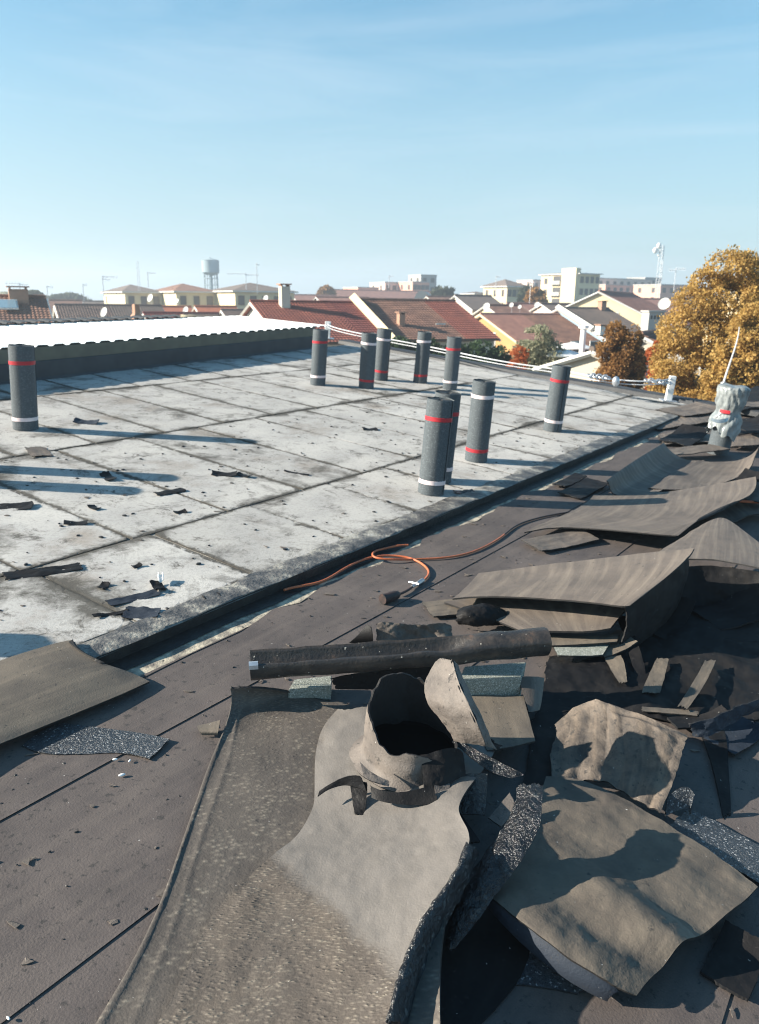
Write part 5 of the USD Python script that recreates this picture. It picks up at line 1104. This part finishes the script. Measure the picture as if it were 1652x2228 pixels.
for x0, x1, y, D, tl, lab in ((336, 412, 667, 112, 'tile_orange', 'small house with bright red-orange roof below the middle yellow block'), (428, 510, 667, 108, 'tile_orange', 'small house with orange roof below the right yellow block'), (486, 560, 675, 92, 'tile_grey_brown', 'low dark roofed house left of the white gabled house')):
    r = aw(x0, y, D); gable('small_house', lab, r, along(r, YAW, x1), 4.5, 1.7, 'wall_cream', tl, relief=D < 100)
tw = thing('tarp_heap', 'olive yellow tarpaulin heap on the ridge of the corrugated roof', 'tarpaulin', aw(415, 697, 40))
for (x, rx, rz) in ((402, .45, .30), (422, .85, .30)):
    b_ = trimesh.creation.icosphere(3, 1.0); b_.vertices *= [rx, .5, rz]; b_.vertices += (meshkit.fbm(b_.vertices * 3, 3)[:, None] - .5) * .2
    tput('tarp', trimesh.Trimesh(b_.vertices + aw(x, 698, 40), b_.faces, process=False), 'wall_cream' if x < 410 else 'olive_wall', tw, smooth=True)
# far houses that fill the quarter
def roofbox(name, label, x0, x1, ytop, D, wall, tile, half=5, drop=2.0, group=None, yaw=YAW, **k):
    r = aw(x0, ytop, D); return gable(name, label, r, along(r, yaw, x1), half, drop, wall, tile, relief=False, group=group, **k)
for i, (x0, x1, y, D, w, tl, lab) in enumerate((
    (95, 175, 653, 150, 'wall_cream', 'tile_brown', 'small far house with brown roof left of the yellow blocks'),
    (170, 228, 655, 185, 'wall_stone', 'slate_brown', 'low far grey roofed house touching the left yellow block'),
    (636, 730, 641, 205, 'wall_rose', 'tile_dusty', 'far house with rose roof behind the white gabled house'),
    (716, 935, 630, 240, 'wall_rose', 'tile_dusty', 'very long far house with rose-red roof in the middle of the skyline'),
    (690, 800, 646, 150, 'wall_stone', 'tile_dusty', 'far house with dusty roof above the maroon roof'),
    (930, 1000, 645, 170, 'wall_cream', 'tile_brown', 'far house with brown roof above the red end of the long row'),
    (992, 1066, 643, 130, 'wall_stone', 'slate_brown', 'dark brown gabled house below the left yellow apartment block'),
    (1060, 1130, 664, 105, 'wall_cream', 'tile_brown', 'brown roofed house behind the orange gable'),
    (1105, 1185, 660, 125, 'wall_cream', 'tile_dusty', 'dusty roofed house between the two yellow apartment blocks'),
    (1180, 1262, 661, 112, 'wall_rose', 'slate_brown', 'dark roofed house at the foot of the tall pale apartment block'),
    (1395, 1470, 650, 150, 'wall_rose', 'tile_dusty', 'far house with dusty roof behind the grey vent box'),
    (1600, 1720, 632, 120, 'wall_cream', 'tile_brown', 'far brown roofed house right of the golden tree top'))):
    roofbox('far_house', lab, x0, x1, y, D, w, tl)
# three yellow hip-roofed blocks
def hip(name, label, x0, xm, x1, yr, ye, D, wall, tile, cat='apartment block', nw=3, floors=2, lw=1):
    a, b = dirs()
    corner = aw(xm, ye, D); z = corner[2]
    # left face runs from the corner back along -b; right face along a
    def reach(d, px):
        lo, hi = 0.0, 80.0
        for _ in range(50):
            mid = (lo + hi) / 2; x = pix(corner + d * mid)[0]
            if (x > px) == (d is not a): lo = mid
            else: hi = mid
        return lo
    w, l = reach(-b, x0), reach(a, x1)
    c = [corner, corner + a * l, corner + a * l - b * w, corner - b * w]
    t = thing(name, label, cat, [*np.mean(c, 0)[:2], 0])
    pr = prism(c, 0, z - .03)
    tput('wall', pr, wall, t, smooth=False)
    zr = aw(xm, yr, D)[2]; o = .6
    cc = [corner + (b - a) * o, corner + a * (l + o) + b * o, corner + a * (l + o) - b * (w + o), corner - a * o - b * (w + o)]
    h = min(w, l) / 2; r0 = corner + a * h - b * w / 2; r1 = corner + a * max(l - h, h + .2) - b * w / 2
    r0, r1 = np.array([*r0[:2], zr]), np.array([*r1[:2], zr])
    V = np.array(cc + [r0, r1]); f = [[0, 1, 5], [0, 5, 4], [1, 2, 5], [2, 3, 4], [2, 4, 5], [3, 0, 4]]
    tput('roof', trimesh.Trimesh(V, f, process=False), tile, t, smooth=False)
    n = len(cc); V2 = np.vstack([V[:4] - [0, 0, .02], V[:4] - [0, 0, .25]]); k = np.arange(4); k2 = (k + 1) % 4
    tput('eaves', trimesh.Trimesh(V2, np.vstack([np.stack([k, k + 4, k2 + 4], 1), np.stack([k, k2 + 4, k2], 1), [[4, 6, 5], [4, 7, 6]]]), process=False), 'trim_white', t, smooth=False)
    for fl in range(floors):
        zz = z - 1.7 - 3.1 * fl
        for i in range(nw): window(t, np.array([*(corner + a * l * (i + .5) / nw)[:2], zz]), a, b, 1.1, 1.6, frame='shutter')
        for i in range(lw): window(t, np.array([*(corner - b * w * (.86 if lw == 1 else (i + .5) / lw))[:2], zz]), -b, -a, .8, 1.5, frame='shutter')
    return t, corner, a, b, w, l, z
hip('hip_roofed_block', 'leftmost of the three yellow hip-roofed blocks on the left skyline', 225, 271, 352, 616, 634, 158, 'wall_yellow', 'slate_brown')
hip('hip_roofed_block', 'middle one of the three yellow hip-roofed blocks on the left skyline', 330, 383, 470, 614, 633, 150, 'wall_yellow', 'tile_brown')
hip('hip_roofed_block', 'right one of the three yellow hip-roofed blocks, with a wide shaded front', 454, 511, 640, 612, 632, 142, 'wall_yellow', 'slate_brown', nw=5)
hip('apartment_block', 'yellow hip-roofed apartment block with dark shaded side right of the centre', 1052, 1104, 1146, 606, 622, 195, 'wall_yellow', 'slate_brown', floors=4, nw=4, lw=3)
hip('apartment_wing', 'low pale wing left of the yellow apartment block right of the centre', 1008, 1034, 1062, 634, 638, 210, 'wall_cream', 'slate_brown', nw=2, floors=2, lw=2)
# tall apartment block with stair tower and balconies
t, cn, a, b, w, l, z = hip('apartment_block', 'tall pale apartment block with balconies and stair tower on the right skyline', 1178, 1262, 1306, 590, 594, 215, 'wall_cream', 'slate_brown', floors=4, nw=4, lw=0)
ax = np.array([-b, -a, [0, 0, 1]])
tput('stair_tower', boxm(np.array([*(cn - b * w * .19 - a * .4)[:2], z / 2 + .5]), (w * .36, 1.6, z + 1.6), ax), 'wall_cream', t, smooth=False)
for fl in range(5):
    zz = z - 1.9 - 3.0 * fl
    window(t, np.array([*(cn - b * w * .86)[:2], zz]), -b, -a, 1.3, 1.5, frame='shutter')
    tput('balcony', boxm(np.array([*(cn - b * w * .56 - a * .5)[:2], zz - .5]), (w * .28, 1.1, 1.0), ax), 'wall_grey', t, smooth=False)
    window(t, np.array([*(cn - b * w * .56)[:2], zz + .4]), -b, -a, w * .2, 1.7, frame='shutter')
def flat(name, label, x0, x1, y, D, depth, wall, nw=4, floors=3, yaw=YAW, cat='apartment block'):
    a, b = dirs(yaw); p0 = aw(x0, y, D); p1 = along(p0, yaw, x1); l = np.linalg.norm(p1 - p0)
    t = thing(name, label, cat, [*((p0 + p1) / 2)[:2], 0])
    c = [p0, p1, p1 - b * depth, p0 - b * depth]
    tput('wall', prism(c, 0, p0[2] - .3), wall, t, smooth=False)
    tput('roof_edge', prism([p0 + (b - a) * .15, p1 + (a + b) * .15, p1 + a * .15 - b * (depth + .15), p0 - a * .15 - b * (depth + .15)], p0[2] - .3, p0[2]), 'wall_grey', t, smooth=False)
    for fl in range(floors):
        for i in range(nw): window(t, np.array([*(p0 + a * l * (i + .5) / nw)[:2], p0[2] - 1.9 - 3 * fl]), a, b, 1.4, 1.5, frame='shutter')
        for i in range(2): window(t, np.array([*(p0 - b * depth * (i + .5) / 2)[:2], p0[2] - 1.9 - 3 * fl]), -b, -a, 1.2, 1.5, frame='shutter')
    return t
flat('pink_block', 'low pink flat-roofed block on the skyline in the middle', 779, 824, 624, 262, 12, 'wall_pink')
flat('terraced_block', 'stepped grey-pink block left of the grey tower', 838, 905, 613, 275, 12, 'wall_rose', nw=5)
flat('pink_block', 'pink block directly below the grey tower', 898, 934, 612, 268, 10, 'wall_pink')
flat('grey_tower', 'grey flat-topped tower block highest on the middle skyline', 916, 950, 597, 280, 9, 'wall_grey', nw=2)
flat('rose_block', 'long rose apartment block right of the tall pale one', 1300, 1420, 604, 300, 14, 'wall_rose', nw=8, floors=4)
flat('rose_block', 'lower cream-pink block in front of the long rose apartment block', 1318, 1400, 618, 285, 10, 'wall_pink', nw=6)
flat('grey_block', 'narrow grey block behind the lattice mast', 1404, 1440, 603, 320, 10, 'wall_grey', nw=3)
flat('pink_block', 'pink block at the left edge of the golden tree', 1438, 1520, 618, 260, 12, 'wall_pink', nw=5)
flat('grey_block', 'narrow pale block left of the tall apartment block', 1160, 1190, 608, 300, 10, 'wall_rose', nw=2)
sh_ = thing('vaulted_hall', 'grey barrel-roofed hall in front of the grey tower', 'hall', [*aw(918, 655, 190)[:2], 0])
p0 = aw(901, 654, 190); p1 = along(p0, math.radians(5), 934); c_ = (p0 + p1) / 2; rr = np.linalg.norm(p1 - p0) / 2
arc = [p0 + (p1 - p0) * (0.5 - .5 * math.cos(u)) + np.array([0, 0, rr * 1.25 * math.sin(u)]) for u in np.linspace(0, np.pi, 14)]
V = np.array(arc + [q + np.array([2, 18, 0]) for q in arc]); f = grid_faces(2, 14, True)
tput('vault', trimesh.Trimesh(np.vstack([V, c_ ]), np.vstack([f, [[28, i + 1, i] for i in range(13)]]), process=False), 'wall_grey', sh_, smooth=40)
tput('wall', prism([p0, p1, p1 + [2, 18, 0], p0 + [2, 18, 0]], 0, p0[2] - .01), 'wall_stone', sh_, smooth=False)

# water tower
wc = aw(461, 655, 300); wt = thing('water_tower', 'bluish steel water tower with conical base on thin legs on the left skyline', 'water tower', [*wc[:2], 0])
def zt(y): return aw(461, y, 300)[2]
rw = 3.2
pr = lathe([(0, zt(601)), (0.6, zt(600)), (rw * .75, zt(596.5)), (rw, zt(593)), (rw, zt(567)), (rw * 1.03, zt(566.5)), (rw * 1.0, zt(566)), (rw * .35, zt(562.5)), (0, zt(562))], 32); pr.apply_translation([wc[0], wc[1], 0])
tput('tank', pr, 'tank_steel', wt, smooth=35)
tput('finial', tube([[wc[0], wc[1], zt(562)], [wc[0], wc[1], zt(560)]], .25, 8), 'tank_steel', wt)
for k in range(8):
    u = k * math.pi / 4; d = np.array([math.cos(u), math.sin(u), 0])
    tput('leg', tube([[*(wc[:2] + d[:2] * 2.5), zt(596)], [*(wc[:2] + d[:2] * 2.7), 0]], .18, 6), 'tank_steel', wt)
for y in (606, 620, 640):
    q = trimesh.creation.torus(2.6, .12, 24, 6); q.apply_translation([wc[0], wc[1], zt(y)]); tput('brace_ring', q, 'tank_steel', wt)
tput('riser_pipe', tube([[wc[0], wc[1], zt(600)], [wc[0], wc[1], 0]], .45, 10), 'tank_steel', wt)
# lattice mast with white aerials
def lattice(name, label, x, y0, y1, D, w, top=()):
    b_, t_ = aw(x, y1, D), aw(x, y0, D); t = thing(name, label, 'mast', [*b_[:2], 0]); bb = np.array([*b_[:2], 0])
    z1 = t_[2]; tri = [np.array([math.cos(u), math.sin(u), 0]) * w for u in (0.3, 2.4, 4.5)]
    for d in tri: tput('leg', tube([bb + d * 1.3, [*(bb + d * .7)[:2], z1]], w * .10, 5), 'mast_steel', t)
    n = int(z1 / (w * 2.2)); br = []
    for k in range(n):
        za, zb = z1 * k / n, z1 * (k + 1) / n
        for i in range(3):
            fa, fb = 1.3 - .6 * k / n, 1.3 - .6 * (k + 1) / n
            br.append(tube([bb + tri[i] * fa + [0, 0, za], bb + tri[(i + 1) % 3] * fb + [0, 0, zb]], w * .05, 4, False))
    tput('bracing', cat_(br), 'mast_steel', t, smooth=False)
    for (dx, dy, r) in top:
        c = aw(x + dx, y0 + dy, D); q = trimesh.creation.icosphere(2, r); q.vertices *= [1, .5, 1.2]; q.apply_translation(c); tput('dish', q, 'white_paint', t)
    return t
lattice('lattice_mast', 'tall lattice mast carrying white dishes near the golden tree', 1430, 533, 645, 200, .75, ((4, 2, .62), (-4, 12, .62), (6, 14, .4), (3, 22, .3)))
lattice('lattice_mast', 'thin lattice aerial above the left yellow block', 303, 568, 640, 160, .3)
# television aerials
def aerial(label, x, y0, y1, D, arms, w=.03, group=None):
    b_, t_ = aw(x, y1, D), aw(x, y0, D); t = thing('tv_aerial', label, 'aerial', b_, group)
    tput('pole', tube([b_, [*b_[:2], t_[2]]], w, 5), 'mast_steel', t)
    for (dy, l, n) in arms:
        c = np.array([*b_[:2], aw(x, y0 + dy, D)[2]]); d = np.array([1.0, .25, 0]) * l
        e = [tube([c, c + d], w * .7, 4)]
        for k in range(n):
            p = c + d * (k + .5) / n; e.append(tube([p - [0, .15, .22], p + [0, .15, .22]], w * .5, 4))
        tput('yagi', cat_(e), 'mast_steel', t, smooth=False)
for i, (x, y0, y1, D, arms, lab) in enumerate((
    (226, 600, 645, 90, ((2, 1.6, 6), (8, .8, 4)), 'aerial with a long crossbar left of the yellow blocks'), (323, 592, 625, 155, ((2, 1.4, 5),), 'short aerial on the left yellow block'),
    (560, 572, 640, 140, ((4, .5, 3),), 'plain tall pole aerial on the right yellow block'), (536, 594, 630, 140, ((2, -3.2, 8), (4, 2.2, 6)), 'wide double-armed aerial on the right yellow block'),
    (45, 615, 645, 62, ((2, -1.0, 5), (4, .6, 4)), 'aerial above the left-edge roof near its chimney'), (105, 622, 655, 82, ((2, .6, 4),), 'thin aerial right of the brick chimney'),
    (1078, 600, 640, 190, ((2, 1.0, 4),), 'aerial on the yellow apartment block right of the centre'), (1152, 612, 660, 120, ((2, -1.0, 4), (5, .8, 3)), 'aerial between the two pale apartment blocks'),
    (846, 600, 626, 250, ((1, 1.5, 4),), 'aerial above the stepped block on the middle skyline'), (1465, 583, 640, 120, ((2, 1.6, 6), (5, -1.2, 4)), 'aerial at the upper left of the golden tree'), (183, 618, 655, 100, ((2, .5, 3),), 'faint thin aerial between the chimney and the yellow blocks'))):
    aerial(lab, x, y0, y1, D, arms, w=.0004 * D)
def dish(label, x, y, D, r, az=-2.2, pole=1.0):
    c = aw(x, y, D); t = thing('satellite_dish', label, 'satellite dish', c)
    q = lathe([(0, 0), (r * .5, r * .06), (r * .85, r * .18), (r, r * .26), (r * .98, r * .30), (r * .82, r * .22), (r * .48, r * .10), (0, r * .05)], 24)
    M = trimesh.geometry.align_vectors([0, 0, 1], np.array([math.cos(az) * .93, math.sin(az) * .93, .36])); q.apply_transform(M); q.apply_translation(c)
    tput('reflector', q, 'dish_white', t)
    d = M[:3, 2]; tput('feed_arm', tube([c - [0, 0, r * .9], c + d * r * 1.0], .03 * r, 5), 'mast_steel', t)
    tput('pole', tube([c - d * .05, c - d * .12 - [0, 0, pole]], .05 * r, 6), 'mast_steel', t)
for x, y, D, r, lab in ((228, 680, 66, .42, 'white satellite dish in front of the dark long roof on the left'), (328, 649, 120, .62, 'white satellite dish between the left and middle yellow blocks'), (386, 655, 120, .36, 'small white dish under the middle yellow block'),
                        (579, 650, 100, .42, 'white satellite dish at the right end of the yellow blocks'), (405, 676, 90, .45, 'tilted white dish on the red-orange roof'), (1059, 668, 90, .45, 'big white satellite dish behind the orange gable'), (1113, 664, 100, .3, 'white dish between the apartment blocks'),
                        (1131, 668, 95, .24, 'small white dish right of the bigger one between the blocks'), (1169, 664, 100, .38, 'white satellite dish left of the tall apartment block'), (1446, 662, 52, .40, 'large bright white satellite dish beside the golden tree')):
    dish(lab, x, y, D, r)
vb = thing('vent_box', 'grey concrete chimney box with four dark openings beside the golden tree', 'chimney', aw(1419, 718, 50))
ax = np.array([*dirs(math.radians(8)), [0, 0, 1]]); c = aw(1419, 700, 50)
tput('shaft', boxm(c - [0, 0, 1.2], (1.0, 1.0, 3.6), ax), 'wall_grey', vb, smooth=False)
tput('cap', boxm(c + [0, 0, .64], (1.15, 1.15, .09), ax), 'wall_grey', vb, smooth=False)
for k in range(4): tput('opening', boxm(c + ax[0] * (-.33 + .22 * k) + ax[1] * .5 + [0, 0, .28], (.13, .02, .22), ax), 'window_dark', vb, smooth=False)
cp = thing('brick_chimney_pot', 'orange brick chimney with flared hood just behind the corrugated roof', 'chimney', aw(298, 704, 40)); c = aw(298, 704, 40)
tput('hood', lathe([(0.0, .95), (.18, .95), (.2, .5), (.55, .1), (.55, 0), (0, 0)], 4).apply_translation(c), 'chimney_brick', cp, smooth=False)
tput('stack', boxm(c - [0, 0, .5], (.7, .7, 1.0), ax), 'tile_orange', cp, smooth=False)
# low shed and stone house between the trees
r = aw(1290, 762, 34); yy = math.radians(60); aa, bb = dirs(yy)
gable('low_shed', 'low pale shed with white verge left of the brown autumn tree', r, r + aa * 6, 2.9, 1.0, 'wall_stone', 'slate_brown', over=.35, half2=2.2)
r = aw(1396, 728, 40)
gable('stone_house', 'pale rendered house glimpsed between the brown tree and the golden tree', r, r + aa * 8, 4.2, 2.0, 'wall_stone', 'tile_brown', over=.4)
for i, (x, y, D, w, lab) in enumerate(((1246, 757, 46, 1.25, 'white canopy behind the low shed, upper one'), (1224, 773, 42, 1.2, 'white canopy left of the low shed, lower one'))):
    c = aw(x, y, D); t = thing('garden_canopy', lab, 'canopy', [*c[:2], 0])
    q = lathe([(0, .35), (w * .5, .22), (w, 0.02), (w, -.05), (w * .5, .12), (0, .25)], 10); q.vertices *= [1, .7, 1]; q.apply_translation(c); tput('canopy', q, 'white_paint', t, smooth=30)
    tput('pole', tube([[*c[:2], 0], c + [0, 0, .3]], .05, 8), 'mast_steel', t)
fp = thing('flue_pipe', 'white flue pipe rising behind the white canopies', 'flue', aw(1267, 752, 44)); c = aw(1267, 752, 44)
tput('pipe', tube([c - [0, 0, 2.5], c, c + [0, 0, .9]], .16, 10), 'white_paint', fp); tput('cowl', tube([c + [0, 0, .95], c + [0, 0, 1.1]], .28, 10), 'white_paint', fp)

# ---------------------------------------------------------------- trees
def foliage(centers, n, leaf, seed, shade=0.0, flat=0.6):
    rg = np.random.default_rng(seed); C = np.array([c[:3] for c in centers]); Rr = np.array([c[3:6] for c in centers])
    vol = Rr.prod(1); k = rg.choice(len(C), n, p=vol / vol.sum())
    d = rg.normal(size=(n, 3)); d /= np.linalg.norm(d, axis=1, keepdims=True)
    r = rg.uniform(0.30, 1.0, n) ** 0.5 * rg.choice([1.0, 1.16], n, p=[.9, .1])
    q = d * r[:, None]; P = C[k] + q * Rr[k]
    keep = meshkit.noise(P * (1.1 / max(Rr.mean(), .3)) * 1.6, seed) > 0.40
    P, d = P[keep], d[keep]; n = len(P)
    clump = meshkit.noise(P * 1.4 / max(Rr.mean(), .3) * 1.5, seed + 3)
    tone = np.clip(0.15 + 0.75 * clump + rg.uniform(-.28, .28, n), 0, 1)
    u = rg.normal(size=(n, 3)); u /= np.linalg.norm(u, axis=1, keepdims=True)
    w = np.cross(u, rg.normal(size=(n, 3))); w /= np.linalg.norm(w, axis=1, keepdims=True)
    s = leaf * rg.uniform(.6, 1.3, n)[:, None]
    V = np.stack([P - u * s, P - w * s * flat, P + u * s, P + w * s * flat], 1).reshape(-1, 3)
    i = np.arange(n)[:, None] * 4
    return V, np.vstack([i + [0, 1, 2], i + [0, 2, 3]]), np.repeat(tone, 4)
def tree(name, label, base, blobs, n, leaf, mat, trunk_r=.16, seed=1, limbs=8, cat='tree', group=None, bark='bark'):
    base = np.array(base, float); t = thing(name, label, cat, base, group)
    B = np.array(blobs, float); top = B[:, 2].max()
    rg = np.random.default_rng(seed)
    axis = [base, base + [0.1, 0, (top - base[2]) * .35], base + [0, .1, (top - base[2]) * .7], np.array([base[0], base[1], top])]
    tput('trunk', tube(spline(axis, 16), np.linspace(trunk_r, trunk_r * .2, 16), 10), bark, t)
    for k in range(min(limbs, len(B))):
        c = B[k % len(B), :3]; z0 = base[2] + (c[2] - base[2]) * .55
        p0 = np.array([base[0], base[1], z0])
        tput('limb', tube(spline([p0, (p0 + c) / 2 + [0, 0, .2], c], 8), np.linspace(trunk_r * .45, trunk_r * .08, 8), 6), bark, t)
    V, f, tone = foliage(B, n, leaf, seed)
    put('crown', V, f, mat, t, prim={'tone': tone})
def blobs_at(lst, D):
    """(x, y, rx, ry[, depth]) in layout units -> ellipsoids at distance D"""
    k = D * S / FPX
    return [[*(aw(q[0], q[1], D) + [0, (q[4] if len(q) > 4 else 0), 0]), q[2] * k, (q[2] + q[3]) * .5 * k, q[3] * k] for q in lst]
D = 27
tree('golden_tree', 'big golden autumn tree filling the right edge behind the roof', [*aw(1560, 700, D)[:2], 0], blobs_at([(1590, 590, 55, 45), (1545, 620, 45, 40), (1620, 600, 45, 50), (1520, 660, 55, 45), (1590, 670, 70, 60), (1480, 720, 50, 50), (1540, 740, 60, 60), (1620, 790, 60, 60), (1470, 790, 55, 45), (1530, 820, 70, 50), (1470, 850, 60, 30), (1600, 850, 60, 40), (1660, 680, 50, 60), (1690, 800, 60, 70), (1445, 770, 30, 30), (1440, 835, 35, 25), (1700, 620, 50, 50), (1570, 900, 140, 60), (1440, 900, 60, 40)], D), 110000, .050, 'leaf_gold', .2, 5, 14)
tree('golden_tree', 'second golden tree crown low behind the wrapped roll', [*aw(1640, 800, 25)[:2], 0], blobs_at([(1640, 720, 50, 60), (1600, 760, 40, 50), (1665, 790, 50, 55), (1560, 810, 35, 45), (1625, 815, 60, 40), (1590, 860, 70, 35), (1660, 860, 60, 45)], 25), 30000, .055, 'leaf_gold', .14, 8, 5)
tree('brown_tree', 'round brown and orange autumn tree left of the golden tree', [*aw(1350, 780, 32)[:2], 0], blobs_at([(1342, 722, 26, 24), (1372, 738, 26, 30), (1322, 762, 24, 34), (1352, 782, 34, 40), (1384, 792, 22, 40), (1335, 822, 40, 36), (1372, 832, 28, 30), (1325, 860, 40, 40), (1375, 870, 45, 40)], 32), 40000, .055, 'leaf_rust', .13, 11, 6)
tree('orange_bush', 'small orange-red bush at the left edge of the golden tree', [*aw(1425, 810, 30)[:2], 0], blobs_at([(1428, 770, 20, 30), (1432, 815, 22, 30), (1425, 850, 20, 25)], 30), 5000, .07, 'leaf_orange', .06, 13, 3, 'bush')
tree('grey_green_tree', 'wispy grey-green tree right of the hedge', [*aw(1172, 790, 42)[:2], 0], blobs_at([(1172, 735, 34, 28), (1150, 770, 36, 36), (1195, 775, 36, 36), (1175, 812, 50, 40), (1170, 860, 55, 40)], 42), 22000, .075, 'leaf_greygreen', .12, 17, 6)
tree('orange_bush', 'round orange-red bush in front of the grey-green tree', [*aw(1128, 800, 38)[:2], 0], blobs_at([(1130, 778, 21, 24), (1122, 812, 26, 26), (1125, 850, 26, 26)], 38), 7000, .06, 'leaf_orange', .06, 19, 3, 'bush')
for i, (x, y, lab) in enumerate(((870, 752, 'dark green hedge conifer behind the fourth far roll'), (930, 755, 'dark green hedge conifer right of the roll with high white tape'), (990, 762, 'dark green hedge conifer behind the roll with high red tape'), (1045, 760, 'dark green hedge conifer below the orange gable'), (1090, 772, 'dark green hedge conifer at the right end of the hedge'))):
    tree('hedge_conifer', lab, [*aw(x, 790, 45)[:2], 0], blobs_at([(x, y, 28, 20), (x - 12, y + 26, 36, 30), (x + 14, y + 30, 36, 30), (x, y + 70, 46, 50)], 45), 12000, .10, 'leaf_green', .12, 23 + i, 3)
for i, (x, y, D, rx, ry, mt, lab) in enumerate(((966, 638, 210, 24, 14, 'leaf_dark', 'dark green tree right of the grey tower on the skyline'), (1150, 650, 180, 22, 26, 'leaf_dark', 'dark tree between the yellow apartment block and the tall block'), (1165, 648, 150, 20, 20, 'leaf_rust', 'russet tree left of the foot of the tall apartment block'), (710, 635, 230, 16, 10, 'leaf_rust', 'reddish tree on the skyline above the white house'), (68, 644, 200, 22, 10, 'leaf_dark', 'far tree behind the brick chimney'), (150, 648, 260, 40, 8, 'leaf_dark', 'far low row of trees left of the yellow blocks'), (20, 646, 260, 40, 8, 'leaf_greygreen', 'far grey tree at the left edge of the skyline'), (1660, 640, 60, 40, 50, 'leaf_dark', 'dark tree behind the golden tree at the right edge'))):
    tree('far_tree', lab, [*aw(x, y, D)[:2], 0], blobs_at([(x, y, rx, ry), (x - rx * .4, y + ry * .6, rx * .8, ry), (x + rx * .4, y + ry * .6, rx * .8, ry)], D), 2600, .0035 * D, mt, .2, 40 + i, 3)

# ---------------------------------------------------------------- haze
hz = trimesh.creation.box((1600, 1600, 42)); hz.apply_translation([0, 300, 20.0])
MT['haze'] = usdkit.material(stage, '/World/Looks/haze', {'v': ('principled_volume', {'color': (0.82, 0.90, 1.0), 'density': 0.0009, 'anisotropy': 0.3})}, [], volume='v.volume')
if True:
    tput('haze', hz, 'haze', None, smooth=False, kind='stuff')
